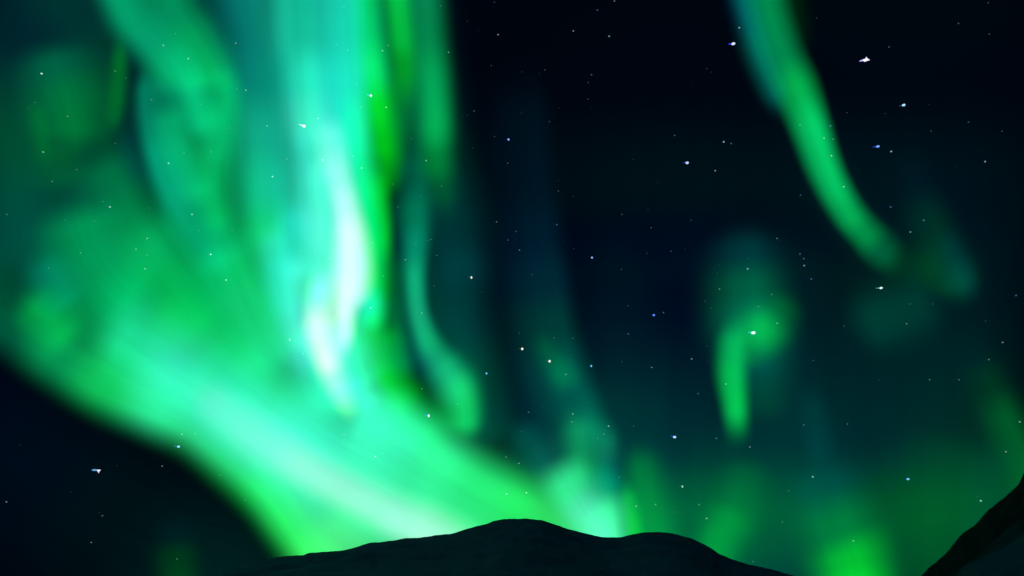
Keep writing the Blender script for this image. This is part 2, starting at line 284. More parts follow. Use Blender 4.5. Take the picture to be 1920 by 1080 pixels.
    ('rays', 'glow', 103, 5.55, (1, 1), [(728, 420, 44.6, 49.1), (732, 520, 74.6, 82.1), (735, 600, 81.1, 89.2), (745, 680, 74.6, 82.1), (770, 740, 44.6, 49.1)], [(0, 0, 0), (0, 0.0985, 0.0054), (0, 0.1227, 0.0213), (0, 0.1085, 0.0526), (0, 0, 0)]),
    ('wisp', 'ray', 97, 3.7, (1, 1), [(762, 230, 35.7, 32.1), (775, 320, 53.7, 47.8), (781, 400, 55.2, 48.7), (779, 465, 45.4, 42.2), (778, 525, 35.7, 35.7), (784, 585, 35.7, 35.7), (800, 640, 42.2, 45.4), (828, 692, 61.7, 61.7), (855, 738, 68.7, 65.7), (866, 800, 44.6, 39.3)], [(0, 0, 0), (0, 0.0559, 0.0281), (0, 0.1378, 0.0585), (0.001, 0.2245, 0.1069), (0.0038, 0.3594, 0.1475), (0.0064, 0.3403, 0.1402), (0.0051, 0.3916, 0.1298), (0.0029, 0.1827, 0.1028), (0.0036, 0.0452, 0.0973), (0, 0, 0)]),
    ('wisp', 'fold', 98, 5.55, (1, 1), [(805, 640, 46.4, 44.6), (838, 690, 80.6, 70.9), (862, 735, 90.9, 73), (872, 790, 86.6, 63.4), (868, 850, 53.5, 35.7)], [(0, 0, 0), (0.003, 0.2365, 0.0559), (0.0051, 0.5664, 0.0622), (0.0048, 0.5444, 0.1022), (0, 0, 0)]),
    ('wisp', 'glow', 104, 5.55, (1, 1), [(850, 400, 62.5, 62.5), (862, 500, 104.5, 104.5), (870, 600, 113.6, 113.6), (890, 700, 113.6, 113.6), (915, 800, 104.5, 104.5), (930, 860, 62.5, 62.5)], [(0, 0, 0), (0, 0.023, 0.0217), (0, 0.0345, 0.0329), (0, 0.05, 0.0283), (0, 0.0488, 0.0295), (0, 0, 0)]),
    ('upper', 'fold', 100, 5.55, (0, 1), [(205, -50, 81.1, 113.6), (240, 30, 80.6, 110.9), (280, 80, 80, 108.2), (320, 130, 79.5, 105.5), (350, 180, 79, 102.8), (375, 230, 72.2, 92.1), (390, 290, 42.8, 53.5)], [(0.0008, 0.3367, 0.1294), (0.0008, 0.345, 0.1287), (0.0012, 0.3306, 0.1367), (0.0012, 0.4215, 0.1383), (0.0006, 0.2814, 0.1106), (0.0007, 0.2486, 0.1029), (0, 0, 0)]),
    ('upper', 'fold', 101, 5.55, (1, 1), [(380, 40, 62.5, 44.6), (415, 110, 104.5, 74.6), (430, 180, 113.6, 81.1), (415, 250, 113.6, 81.1), (395, 320, 104.5, 74.6), (385, 400, 62.5, 44.6)], [(0, 0, 0), (0, 0.0243, 0.0024), (0, 0.0238, 0.0025), (0, 0.0216, 0.0016), (0.0002, 0.02, 0), (0, 0, 0)]),
    ('upper', 'fold', 99, 5.55, (1, 1), [(278, 90, 24.1, 66.9), (274, 170, 42.4, 114.1), (279, 235, 48.4, 126.3), (295, 300, 50.8, 128.6), (318, 360, 59.8, 129.8), (355, 420, 75.6, 129.8), (400, 480, 84, 119.4), (440, 550, 58.9, 71.4)], [(0, 0, 0), (0.0002, 0.1866, 0.093), (0.0005, 0.1773, 0.0971), (0.0008, 0.302, 0.154), (0.001, 0.304, 0.1557), (0.0007, 0.1792, 0.0974), (0.0004, 0.1651, 0.0876), (0, 0, 0)]),
    ('upper', 'glow', 104, 5.55, (0, 1), [(425, -50, 121.7, 121.7), (445, 60, 121.7, 121.7), (460, 150, 121.7, 121.7), (468, 250, 121.7, 121.7), (475, 340, 121.7, 121.7), (485, 430, 112, 112), (490, 530, 66.9, 66.9)], [(0, 0.0916, 0.0824), (0, 0.0936, 0.0848), (0.0007, 0.1157, 0.1049), (0.0027, 0.2408, 0.1242), (0.0015, 0.3051, 0.0978), (0.0014, 0.3079, 0.0778), (0, 0, 0)]),
    ('patch', 'fold', 101, 5.55, (1, 1), [(85, 50, 80.3, 89.2), (100, 120, 134.4, 149.3), (120, 180, 146, 162.3), (135, 240, 134.4, 149.3), (130, 320, 80.3, 89.2)], [(0, 0, 0), (0, 0.0978, 0.0282), (0, 0.131, 0.0184), (0, 0.1282, 0.0117), (0, 0, 0)]),
    ('patch', 'ray', 99.8, 5.55, (1, 1), [(70, 160, 28.6, 25), (72, 220, 47.8, 41.8), (80, 270, 47.8, 41.8), (88, 340, 28.6, 25)], [(0, 0, 0), (0, 0.0423, 0), (0, 0.0522, 0), (0, 0, 0)]),
    ('patch', 'ray', 99.6, 5.55, (1, 1), [(226, 40, 23.2, 19.6), (226, 110, 38.8, 32.8), (222, 170, 42.2, 35.7), (216, 215, 38.8, 32.8), (206, 270, 23.2, 19.6)], [(0, 0, 0), (0, 0.1059, 0), (0, 0.0782, 0), (0, 0.0662, 0), (0, 0, 0)]),
    ('patch', 'glow', 104, 5.55, (0, 1), [(110, -50, 162.3, 113.6), (150, 30, 162.3, 113.6), (190, 90, 162.3, 113.6), (205, 170, 149.3, 104.5), (205, 260, 89.2, 62.5)], [(0, 0.0239, 0.0047), (0, 0.0244, 0.0049), (0, 0.0302, 0.0026), (0, 0.0313, 0), (0, 0, 0)]),
    ('patch', 'glow', 105, 5.55, (0, 1), [(45, -60, 178.5, 178.5), (38, 60, 178.5, 178.5), (25, 170, 178.5, 178.5), (30, 280, 178.5, 178.5), (25, 370, 178.5, 178.5), (30, 470, 164.2, 164.2), (50, 560, 98.2, 98.2)], [(0, 0.0081, 0), (0, 0.0088, 0.0001), (0, 0.0206, 0.0043), (0, 0.0275, 0.0062), (0, 0.0267, 0.0132), (0, 0.027, 0.0173), (0, 0, 0)]),
    ('mid', 'fold', 103, 5.55, (1, 1), [(150, 250, 89.2, 75.9), (205, 330, 149.3, 126.9), (240, 400, 162.3, 137.9), (275, 470, 162.3, 137.9), (320, 540, 162.3, 137.9), (370, 600, 149.3, 126.9), (430, 670, 89.2, 75.9)], [(0, 0, 0), (0, 0.1171, 0.0277), (0.0003, 0.161, 0.0358), (0.001, 0.1785, 0.0367), (0.0008, 0.2232, 0.0342), (0, 0.2184, 0.0297), (0, 0, 0)]),
    ('mid', 'fold', 103.5, 5.55, (1, 1), [(130, 340, 98.2, 98.2), (150, 430, 164.2, 164.2), (180, 500, 178.5, 178.5), (230, 560, 164.2, 164.2), (310, 620, 98.2, 98.2)], [(0, 0, 0), (0.0001, 0.23, 0.0529), (0.0004, 0.2978, 0.0829), (0, 0.4299, 0.1107), (0, 0, 0)]),
    ('mid', 'fold', 102, 5.55, (1, 1), [(390, 400, 89.2, 71.4), (435, 490, 149.3, 119.4), (470, 580, 162.3, 129.8), (510, 660, 149.3, 119.4), (550, 740, 89.2, 71.4)], [(0, 0, 0), (0.0025, 0.3272, 0.0931), (0.006, 0.3594, 0.1094), (0.0101, 0.357, 0.1448), (0, 0, 0)]),
    ('mid', 'glow', 102, 5.55, (1, 1), [(20, 530, 62.5, 62.5), (70, 580, 104.5, 104.5), (115, 625, 104.5, 104.5), (160, 670, 62.5, 62.5)], [(0, 0, 0), (0.0004, 0.2389, 0.0245), (0.0005, 0.2366, 0.0234), (0, 0, 0)]),
    ('mid', 'glow', 105, 5.55, (1, 1), [(240, 360, 124.9, 124.9), (310, 450, 209, 209), (390, 545, 227.2, 227.2), (480, 640, 209, 209), (590, 745, 124.9, 124.9)], [(0, 0, 0), (0.0004, 0.2368, 0.0639), (0, 0.2698, 0.063), (0.0002, 0.2598, 0.0622), (0, 0, 0)]),
    ('streak', 'ray', 97, 2.5, (0, 1), [(1422, -60, 74.6, 61.7), (1442, 30, 71.4, 58.4), (1466, 100, 64.9, 55.2), (1497, 170, 58.4, 53.5), (1526, 240, 56.8, 43.8), (1546, 300, 53.5, 40.6), (1566, 350, 48.7, 40.6), (1593, 402, 43.8, 43.8), (1621, 440, 40.6, 50.3), (1654, 475, 44.8, 56.7), (1712, 515, 33.9, 41.1)], [(0, 0.2311, 0.0646), (0, 0.2406, 0.0647), (0.0001, 0.2236, 0.062), (0.0013, 0.4226, 0.071), (0.0016, 0.6102, 0.13), (0.0015, 0.5617, 0.1148), (0.0015, 0.5277, 0.1036), (0.0011, 0.3946, 0.0713), (0.0003, 0.2455, 0.0429), (0, 0.0908, 0.0239), (0, 0, 0)]),
    ('streak', 'fold', 98, 5.55, (0, 1), [(1380, -60, 58.4, 58.4), (1403, 30, 58.4, 58.4), (1425, 100, 58.4, 58.4), (1452, 170, 53.7, 53.7), (1484, 245, 32.1, 32.1)], [(0, 0.0387, 0.0865), (0, 0.0387, 0.0865), (0, 0.0946, 0.079), (0, 0.0842, 0.0699), (0, 0, 0)]),
    ('streak', 'glow', 98.5, 5.55, (0, 1), [(1480, -60, 55.2, 55.2), (1492, 40, 55.2, 55.2), (1505, 110, 55.2, 55.2), (1522, 180, 50.8, 50.8), (1545, 250, 30.3, 30.3)], [(0, 0.0104, 0), (0, 0.0102, 0), (0, 0, 0), (0, 0, 0), (0, 0, 0)]),
    ('drift', 'fold', 99, 5.55, (1, 1), [(1690, 230, 62.5, 44.6), (1718, 340, 104.5, 74.6), (1748, 420, 113.6, 81.1), (1775, 480, 113.6, 81.1), (1798, 530, 104.5, 74.6), (1805, 600, 62.5, 44.6)], [(0, 0, 0), (0, 0.0026, 0.0041), (0, 0.0219, 0.0067), (0, 0.0383, 0.0055), (0, 0.0615, 0.0065), (0, 0, 0)]),
    ('drift', 'glow', 101, 5.55, (1, 1), [(1620, 470, 44.6, 44.6), (1680, 492, 74.6, 74.6), (1740, 505, 74.6, 74.6), (1800, 520, 44.6, 44.6)], [(0, 0, 0), (0, 0.0159, 0.0008), (0, 0.0213, 0.0007), (0, 0, 0)]),
    ('drift', 'glow', 102, 5.55, (1, 1), [(1560, 640, 75.9, 75.9), (1640, 600, 126.9, 126.9), (1720, 570, 126.9, 126.9), (1800, 540, 75.9, 75.9)], [(0, 0, 0), (0, 0.0317, 0.0154), (0, 0.0275, 0.0131), (0, 0, 0)]),
    ('edge', 'ray', 99, 5.55, (1, 0), [(1790, 610, 53.5, 40.2), (1830, 660, 89.6, 67.2), (1860, 720, 97.4, 73), (1890, 790, 97.4, 73), (1918, 850, 97.4, 73), (1960, 960, 97.4, 73)], [(0, 0, 0), (0, 0.0024, 0.004), (0, 0.02, 0.0016), (0, 0.0787, 0.0101), (0, 0.0747, 0.0099), (0, 0.0715, 0.0117)]),
    ('hook', 'ray', 95, 3.7, (1, 1), [(1390, 570, 32.1, 32.1), (1374, 645, 49.3, 44.8), (1375, 705, 51.9, 45.4), (1380, 768, 41.8, 40.3), (1387, 862, 35.7, 35.7)], [(0, 0, 0), (0.0009, 0.275, 0.0523), (0.0015, 0.5142, 0.0635), (0.0015, 0.5541, 0.0655), (0, 0, 0)]),
    ('hook', 'fold', 96, 5.55, (1, 1), [(1500, 530, 50, 50), (1465, 580, 83.6, 83.6), (1428, 622, 90.9, 90.9), (1392, 660, 83.6, 83.6), (1366, 710, 50, 50)], [(0, 0, 0), (0, 0.0665, 0), (0.0014, 0.3272, 0.0071), (0.0006, 0.1724, 0.0054), (0, 0, 0)]),
    ('hook', 'glow', 99, 5.55, (1, 1), [(1395, 390, 84.8, 71.4), (1400, 470, 141.8, 119.4), (1405, 540, 154.1, 129.8), (1410, 600, 154.1, 129.8), (1425, 680, 141.8, 119.4), (1432, 790, 84.8, 71.4)], [(0, 0, 0), (0, 0.0331, 0.0301), (0, 0.1033, 0.0388), (0.0002, 0.158, 0.0658), (0, 0.0444, 0.0397), (0, 0, 0)]),
    ('hook', 'glow', 99.5, 5.55, (1, 1), [(1440, 560, 62.5, 62.5), (1445, 620, 104.5, 104.5), (1440, 680, 113.6, 113.6), (1430, 750, 104.5, 104.5), (1420, 830, 62.5, 62.5)], [(0, 0, 0), (0, 0.0177, 0.0051), (0, 0.0179, 0.0023), (0, 0.0322, 0.0048), (0, 0, 0)]),
    ('thread', 'ray', 96, 5.55, (1, 1), [(985, 600, 32.1, 30.3), (1025, 655, 53.7, 50.8), (1055, 702, 58.4, 55.2), (1075, 745, 58.4, 55.2), (1098, 795, 53.7, 50.8), (1120, 850, 32.1, 30.3)], [(0, 0, 0), (0, 0.0386, 0), (0, 0.1021, 0.0176), (0, 0, 0.0027), (0, 0, 0), (0, 0, 0)]),
    ('thread', 'fold', 98, 5.55, (1, 1), [(990, 60, 116, 42.8), (1000, 220, 190.3, 70.2), (1010, 340, 202.8, 74.6), (1022, 440, 198.8, 73), (1036, 530, 194.7, 71.4), (1046, 610, 182.5, 71.4), (1070, 700, 170.4, 71.4), (1110, 800, 145.5, 65.7), (1132, 890, 80.3, 39.3)], [(0, 0, 0), (0, 0.0037, 0.0073), (0, 0.0037, 0.0091), (0, 0.0089, 0.0172), (0, 0.0197, 0.0253), (0, 0.0405, 0.0271), (0, 0.0742, 0.0516), (0, 0.1018, 0.0549), (0, 0, 0)]),
    ('thread', 'glow', 103, 5.55, (1, 1), [(975, 380, 62.5, 62.5), (978, 500, 104.5, 104.5), (985, 600, 113.6, 113.6), (995, 700, 113.6, 113.6), (1010, 800, 104.5, 104.5), (1020, 880, 62.5, 62.5)], [(0, 0, 0), (0, 0.001, 0.0049), (0, 0.0024, 0.0038), (0, 0.0031, 0.009), (0, 0.0068, 0.0159), (0, 0, 0)]),
    ('saddle', 'fold', 97, 4.44, (1, 0), [(996, 780, 53.5, 53.5), (1030, 855, 80.6, 86.6), (1062, 912, 77.9, 90.9), (1096, 965, 74.6, 84.4), (1126, 1025, 74.6, 81.1), (1150, 1110, 74.6, 81.1)], [(0, 0, 0), (0.0017, 0.0496, 0.0379), (0.0316, 0.776, 0.2587), (0.0723, 0.6281, 0.3734), (0.0802, 0.3439, 0.2933), (0.0802, 0.3437, 0.2932)]),
    ('saddle', 'fold', 98, 5.55, (1, 0), [(1124, 830, 46.4, 37.5), (1136, 910, 77.6, 62.7), (1144, 980, 84.4, 68.1), (1150, 1120, 84.4, 68.1)], [(0, 0, 0), (0, 0.2655, 0.0913), (0.039, 0.8067, 0.2658), (0.039, 0.8048, 0.2658)]),
    ('saddle', 'ray', 99, 5.55, (1, 1), [(1080, 740, 41.1, 53.5), (1086, 810, 68.7, 89.6), (1092, 880, 68.7, 89.6), (1100, 950, 41.1, 53.5)], [(0, 0, 0), (0.0035, 0.1842, 0.0507), (0.003, 0.2269, 0.0544), (0, 0, 0)]),
    ('saddle', 'ray', 99.2, 5.55, (1, 1), [(1140, 760, 35.7, 26.8), (1142, 830, 59.7, 44.8), (1146, 900, 59.7, 44.8), (1152, 960, 35.7, 26.8)], [(0, 0, 0), (0.002, 0.0918, 0.0417), (0, 0, 0.0317), (0, 0, 0)]),
    ('saddle', 'glow', 101, 5.55, (1, 0), [(1196, 800, 44.6, 53.5), (1202, 880, 71.7, 83.6), (1212, 950, 74.6, 97.4), (1224, 1020, 74.6, 107.1), (1230, 1140, 74.6, 107.1)], [(0, 0, 0), (0, 0.1215, 0.0028), (0, 0.1459, 0.0025), (0, 0.1924, 0.0023), (0, 0.1924, 0.0023)]),
    ('saddle', 'ray', 99.4, 5.55, (1, 0), [(1170, 880, 23.2, 21.4), (1180, 940, 35.8, 35.8), (1188, 990, 38.9, 38.9), (1192, 1030, 38.9, 38.9), (1196, 1140, 38.9, 38.9)], [(0, 0, 0), (0.001, 0.2515, 0.0093), (0.0019, 0.3784, 0), (0.0019, 0.3757, 0), (0.0019, 0.3744, 0)]),
    ('low', 'fold', 99, 4.62, (1, 0), [(1402, 830, 53.5, 53.5), (1396, 890, 83.6, 86.6), (1384, 940, 87.6, 90.9), (1366, 980, 84.4, 87.6), (1345, 1020, 81.1, 84.4), (1325, 1110, 81.1, 84.4)], [(0, 0, 0), (0, 0.0429, 0.0047), (0.0002, 0.0576, 0.0062), (0.0004, 0.1658, 0.0094), (0.0002, 0.1931, 0.0094), (0.0002, 0.193, 0.0094)]),
    ('low', 'glow', 100, 5.55, (1, 0), [(1345, 760, 80.3, 80.3), (1350, 850, 134.4, 134.4), (1358, 940, 137.9, 137.9), (1360, 1040, 129.8, 129.8), (1360, 1150, 129.8, 129.8)], [(0, 0, 0), (0, 0.0082, 0.001), (0, 0.0155, 0.001), (0.0001, 0.0247, 0), (0.0001, 0.0247, 0)]),
    ('cone', 'fold', 98, 3.7, (1, 0), [(1520, 820, 80.3, 75.9), (1550, 910, 128.4, 120.2), (1576, 990, 133.1, 123.3), (1597, 1050, 128.2, 118.4), (1608, 1130, 123.3, 113.6)], [(0, 0, 0), (0, 0.0215, 0.0309), (0.0001, 0.1348, 0.0205), (0.0011, 0.48, 0.0088), (0.0017, 0.962, 0.0093)]),
    ('cone', 'ray', 99, 5.55, (1, 1), [(1505, 690, 37.5, 37.5), (1525, 770, 62.7, 62.7), (1538, 840, 62.7, 62.7), (1545, 920, 37.5, 37.5)], [(0, 0, 0), (0, 0.0147, 0.0114), (0, 0.0168, 0.0189), (0, 0, 0)]),
    ('corner', 'glow', 104, 5.55, (1, 0), [(1780, 760, 116, 124.9), (1765, 860, 194.1, 209), (1745, 960, 210.9, 227.2), (1730, 1160, 210.9, 227.2)], [(0, 0, 0), (0, 0.0182, 0.0032), (0, 0.0241, 0.0001), (0, 0.0293, 0)]),
    ('corner', 'glow', 105, 5.55, (1, 0), [(1870, 780, 71.4, 71.4), (1865, 880, 119.4, 119.4), (1850, 1080, 129.8, 129.8)], [(0, 0, 0), (0, 0.0149, 0.0106), (0, 0.015, 0.0112)]),
    ('stub', 'ray', 99, 5.55, (1, 0), [(322, 930, 49.1, 44.6), (330, 1000, 82.1, 74.6), (334, 1050, 89.2, 81.1), (336, 1110, 89.2, 81.1)], [(0, 0, 0), (0, 0.0042, 0.0048), (0, 0.0309, 0), (0, 0.0467, 0)]),
    ('diffuse', 'veil', 112, 5.55, (1, 0), [(1270, 380, 116, 116), (1280, 500, 194.1, 194.1), (1290, 620, 210.9, 210.9), (1290, 740, 210.9, 210.9), (1290, 840, 210.9, 210.9), (1290, 940, 210.9, 210.9), (1290, 1150, 210.9, 210.9)], [(0, 0, 0), (0, 0.0027, 0.0005), (0, 0, 0.0003), (0, 0, 0), (0, 0, 0), (0, 0, 0.0015), (0, 0.0002, 0.0014)]),
    ('diffuse', 'veil', 113, 5.55, (1, 0), [(1440, 360, 116, 116), (1460, 520, 194.1, 194.1), (1470, 640, 210.9, 210.9), (1475, 760, 210.9, 210.9), (1480, 860, 210.9, 210.9), (1480, 960, 210.9, 210.9), (1480, 1160, 210.9, 210.9)], [(0, 0, 0), (0, 0.0092, 0.0063), (0, 0.0074, 0.0081), (0, 0.0105, 0.0111), (0, 0.0113, 0.0126), (0, 0.0106, 0.0088), (0, 0.0107, 0.0093)]),
    ('diffuse', 'veil', 114, 5.55, (1, 0), [(1600, 380, 124.9, 124.9), (1620, 520, 209, 209), (1640, 640, 227.2, 227.2), (1640, 760, 227.2, 227.2), (1640, 860, 227.2, 227.2), (1640, 960, 227.2, 227.2), (1640, 1160, 227.2, 227.2)], [(0, 0, 0), (0, 0.0047, 0.0005), (0, 0.0056, 0.0056), (0, 0.0039, 0.0083), (0, 0.0015, 0.0106), (0, 0.0002, 0.0059), (0, 0.0006, 0.0039)]),
    ('diffuse', 'veil', 115, 5.55, (1, 0), [(1130, 360, 107.1, 107.1), (1150, 520, 179.1, 179.1), (1160, 660, 194.7, 194.7), (1160, 780, 194.7, 194.7), (1160, 860, 194.7, 194.7), (1160, 940, 194.7, 194.7), (1160, 1150, 194.7, 194.7)], [(0, 0, 0), (0, 0.0048, 0.0015), (0, 0.0051, 0.0045), (0, 0.0137, 0.009), (0, 0.0157, 0.0118), (0.0004, 0.0167, 0.015), (0.0007, 0.0168, 0.0151)]),
    ('diffuse', 'veil', 115.5, 5.55, (1, 0), [(1740, 200, 124.9, 124.9), (1770, 380, 209, 209), (1790, 520, 227.2, 227.2), (1790, 660, 227.2, 227.2), (1790, 800, 227.2, 227.2), (1790, 940, 227.2, 227.2), (1790, 1100, 227.2, 227.2)], [(0, 0, 0), (0, 0, 0.0021), (0, 0.0038, 0.0053), (0, 0.0075, 0.0068), (0, 0.0091, 0.0069), (0, 0.011, 0.0064), (0, 0.0131, 0.0038)]),
    ('sky', 'veil', 127, 5.55, (0, 0), [(1250, -80, 681.5, 681.5), (1250, 150, 681.5, 681.5), (1250, 350, 681.5, 681.5), (1250, 550, 681.5, 681.5), (1250, 1160, 681.5, 681.5)], [(0, 0.0005, 0.0003), (0, 0.0004, 0.0011), (0, 0.0041, 0.0047), (0, 0, 0.009), (0, 0.0513, 0.0478)]),
    ('sky', 'veil', 128, 5.55, (0, 0), [(1700, -80, 567.9, 649), (1700, 150, 567.9, 649), (1700, 350, 567.9, 649), (1700, 550, 567.9, 649), (1700, 1160, 567.9, 649)], [(0, 0.0014, 0), (0, 0.0008, 0.0016), (0, 0.0051, 0.0066), (0, 0.0053, 0.0066), (0, 0.0268, 0.0114)]),
    ('sky', 'veil', 129, 5.55, (0, 0), [(-150, 720, 486.8, 324.5), (60, 860, 486.8, 324.5), (220, 960, 486.8, 324.5), (420, 1100, 486.8, 324.5), (500, 1200, 486.8, 324.5)], [(0, 0, 0.0067), (0, 0.0024, 0.0056), (0, 0.0044, 0.0039), (0, 0.0132, 0.0096), (0.0009, 0.0136, 0.0099)]),
    ('upper', 'fold', 101.5, 5.55, (0, 1), [(300, -60, 113.6, 97.4), (330, 20, 113.6, 97.4), (365, 80, 113.6, 97.4), (395, 140, 104.5, 89.6), (410, 200, 62.5, 53.5)], [(0.0005, 0.2641, 0.0903), (0.0005, 0.2634, 0.0904), (0.001, 0.3445, 0.0919), (0.0012, 0.3836, 0.0862), (0, 0, 0)]),
    ('mid', 'glow', 104, 5.55, (1, 1), [(60, 440, 62.5, 53.5), (90, 510, 104.5, 89.6), (120, 560, 104.5, 89.6), (150, 600, 62.5, 53.5)], [(0, 0, 0), (0.0001, 0.1237, 0.0727), (0.0001, 0.1199, 0.0701), (0, 0, 0)]),
    ('bright', 'fold', 98, 5.55, (1, 1), [(545, 330, 44.6, 44.6), (553, 420, 74.6, 74.6), (560, 500, 74.6, 74.6), (570, 570, 44.6, 44.6)], [(0, 0, 0), (0.0075, 0.2146, 0.3248), (0.0094, 0.201, 0.2703), (0, 0, 0)]),
    ('upper', 'glow', 103, 5.55, (1, 1), [(238, 30, 39.3, 41.1), (244, 110, 65.7, 68.7), (250, 180, 71.4, 74.6), (258, 250, 71.4, 74.6), (270, 320, 65.7, 68.7), (300, 400, 39.3, 41.1)], [(0, 0, 0), (0, 0, 0.0031), (0, 0, 0.0049), (0, 0, 0.009), (0, 0, 0.0113), (0, 0, 0)]),
    ('upper', 'glow', 103, 5.55, (1, 1), [(310, 160, 53.5, 53.5), (325, 230, 89.6, 89.6), (350, 290, 97.4, 97.4), (370, 350, 89.6, 89.6), (400, 420, 53.5, 53.5)], [(0, 0, 0), (0.0008, 0.2674, 0.0797), (0.0012, 0.3064, 0.0821), (0.0012, 0.2781, 0.0774), (0, 0, 0)]),
    ('rays', 'glow', 102.5, 5.55, (1, 1), [(740, 330, 39.3, 39.3), (752, 400, 65.7, 65.7), (756, 480, 71.4, 71.4), (762, 560, 71.4, 71.4), (790, 680, 65.7, 65.7), (815, 740, 39.3, 39.3)], [(0, 0, 0), (0, 0.0349, 0.0178), (0, 0.014, 0.0222), (0, 0.0011, 0.0244), (0, 0.0019, 0.0342), (0, 0, 0)]),
    ('thread', 'glow', 103.5, 5.55, (1, 1), [(960, 760, 44.6, 44.6), (985, 820, 74.6, 74.6), (1010, 870, 74.6, 74.6), (1050, 900, 44.6, 44.6)], [(0, 0, 0), (0, 0.049, 0.0322), (0, 0.044, 0.0294), (0, 0, 0)]),
    ('patch', 'glow', 104.5, 5.55, (1, 1), [(100, 240, 71.4, 62.5), (110, 290, 119.4, 104.5), (120, 330, 119.4, 104.5), (130, 390, 71.4, 62.5)], [(0, 0, 0), (0, 0.0423, 0.0002), (0, 0.0429, 0.0017), (0, 0, 0)]),
    ('bright', 'fold', 96.2, 5.55, (1, 1), [(520, 430, 44.6, 44.6), (525, 500, 74.6, 74.6), (535, 570, 74.6, 74.6), (550, 650, 44.6, 44.6)], [(0, 0, 0), (0.0012, 0.1343, 0.0977), (0.0024, 0.1237, 0.1075), (0, 0, 0)]),
    ('upper', 'ray', 100.5, 5.55, (1, 1), [(300, 60, 30.3, 35.7), (335, 115, 50.8, 59.7), (362, 165, 55.2, 64.9), (382, 215, 55.2, 64.9), (398, 280, 50.8, 59.7), (412, 350, 30.3, 35.7)], [(0, 0, 0), (0, 0.0473, 0.0333), (0.001, 0.2814, 0.0965), (0.0011, 0.265, 0.0755), (0.0009, 0.1081, 0.0478), (0, 0, 0)]),
    ('upper', 'fold', 102, 5.55, (1, 1), [(420, 90, 42.8, 39.3), (425, 170, 71.7, 65.7), (418, 250, 77.9, 71.4), (405, 330, 77.9, 71.4), (410, 410, 71.7, 65.7), (440, 490, 42.8, 39.3)], [(0, 0, 0), (0.0004, 0.3374, 0.0701), (0, 0.2939, 0.0677), (0.0003, 0.267, 0.0612), (0.0009, 0.3278, 0.0687), (0, 0, 0)]),
    ('upper', 'fold', 102.2, 5.55, (1, 1), [(345, 300, 44.6, 44.6), (375, 370, 74.6, 74.6), (415, 440, 81.1, 81.1), (455, 520, 74.6, 74.6), (490, 600, 44.6, 44.6)], [(0, 0, 0), (0.0002, 0.0417, 0.0005), (0, 0.0423, 0.0004), (0, 0.0421, 0.0002), (0, 0, 0)]),
    ('bright', 'ray', 96.6, 5.55, (0, 1), [(528, -50, 55.2, 55.2), (532, 60, 55.2, 55.2), (538, 140, 55.2, 55.2), (548, 210, 50.8, 50.8), (556, 280, 30.3, 30.3)], [(0.0039, 0.1646, 0.103), (0.0035, 0.1489, 0.0971), (0, 0.0184, 0.0397), (0.0046, 0.0135, 0.0528), (0, 0, 0)]),
    ('bright', 'fold', 96.8, 5.55, (1, 1), [(505, 380, 39.3, 39.3), (515, 460, 65.7, 65.7), (528, 530, 71.4, 71.4), (548, 600, 71.4, 71.4), (572, 670, 65.7, 65.7), (600, 740, 39.3, 39.3)], [(0, 0, 0), (0.0144, 0.2042, 0.2678), (0.0171, 0.1791, 0.2925), (0.0223, 0.1572, 0.257), (0.0271, 0.154, 0.2066), (0, 0, 0)]),
    ('band', 'fold', 103.2, 5.55, (1, 1), [(230, 560, 71.4, 71.4), (320, 610, 119.4, 119.4), (420, 680, 129.8, 129.8), (520, 750, 119.4, 119.4), (610, 800, 71.4, 71.4)], [(0, 0, 0), (0, 0.2059, 0), (0, 0.1716, 0), (0.0018, 0.2141, 0.0026), (0, 0, 0)]),
    ('band', 'glow', 103.4, 5.55, (1, 1), [(690, 660, 53.5, 53.5), (740, 750, 89.6, 89.6), (800, 800, 89.6, 89.6), (880, 860, 53.5, 53.5)], [(0, 0, 0), (0, 0.3005, 0.0289), (0, 0.3449, 0.0335), (0, 0, 0)]),
    ('rays', 'ray', 98.2, 5.55, (1, 1), [(690, 560, 23.2, 26.8), (698, 610, 38.8, 44.8), (708, 660, 42.2, 48.7), (722, 710, 38.8, 44.8), (745, 755, 23.2, 26.8)], [(0, 0, 0), (0, 0.0504, 0), (0, 0.0421, 0), (0, 0.1144, 0), (0, 0, 0)]),
    ('drift', 'ray', 99.5, 5.55, (1, 1), [(1755, 400, 50, 28.6), (1790, 470, 83.6, 47.8), (1810, 525, 83.6, 47.8), (1822, 600, 50, 28.6)], [(0, 0, 0), (0, 0, 0.0163), (0, 0.0026, 0.0258), (0, 0, 0)]),
    ('bright', 'core', 94, 3.33, (1, 1), [(606, 190, 39.3, 39.3), (620, 260, 50.8, 47.8), (636, 330, 45.4, 42.2), (648, 385, 43.8, 43.8), (657, 440, 50.3, 50.3), (661, 500, 58.4, 56.8), (660, 540, 55.2, 51.9), (650, 580, 35.7, 35.7), (648, 622, 29.9, 29.9), (640, 700, 25, 23.2)], [(0, 0, 0), (0.1165, 0.2568, 0.2496), (0.2813, 0.333, 0.3334), (0.4673, 0.4685, 0.4945), (0.7098, 0.4955, 0.6341), (0.6874, 0.4483, 0.9502), (0.6839, 0.537, 0.79), (0.5559, 0.6625, 0.693), (0.4086, 0.44, 0.4754), (0, 0, 0)]),
    ('bright', 'core', 93.5, 3.52, (1, 1), [(610, 470, 32.1, 33.9), (596, 550, 40.3, 59.7), (593, 608, 40.6, 61.7), (600, 645, 40.6, 55.2), (612, 680, 38.9, 48.7), (625, 715, 37.3, 48.7), (643, 750, 34.3, 41.8), (676, 810, 23.2, 25)], [(0, 0, 0), (0.177, 0.7717, 0.6288), (0.5819, 0.5498, 0.5362), (0.5612, 0.2039, 0.1534), (0.6578, 0.1879, 0.2645), (0.2816, 0.2542, 0.1731), (0.1745, 0.6563, 0.1313), (0, 0, 0)]),
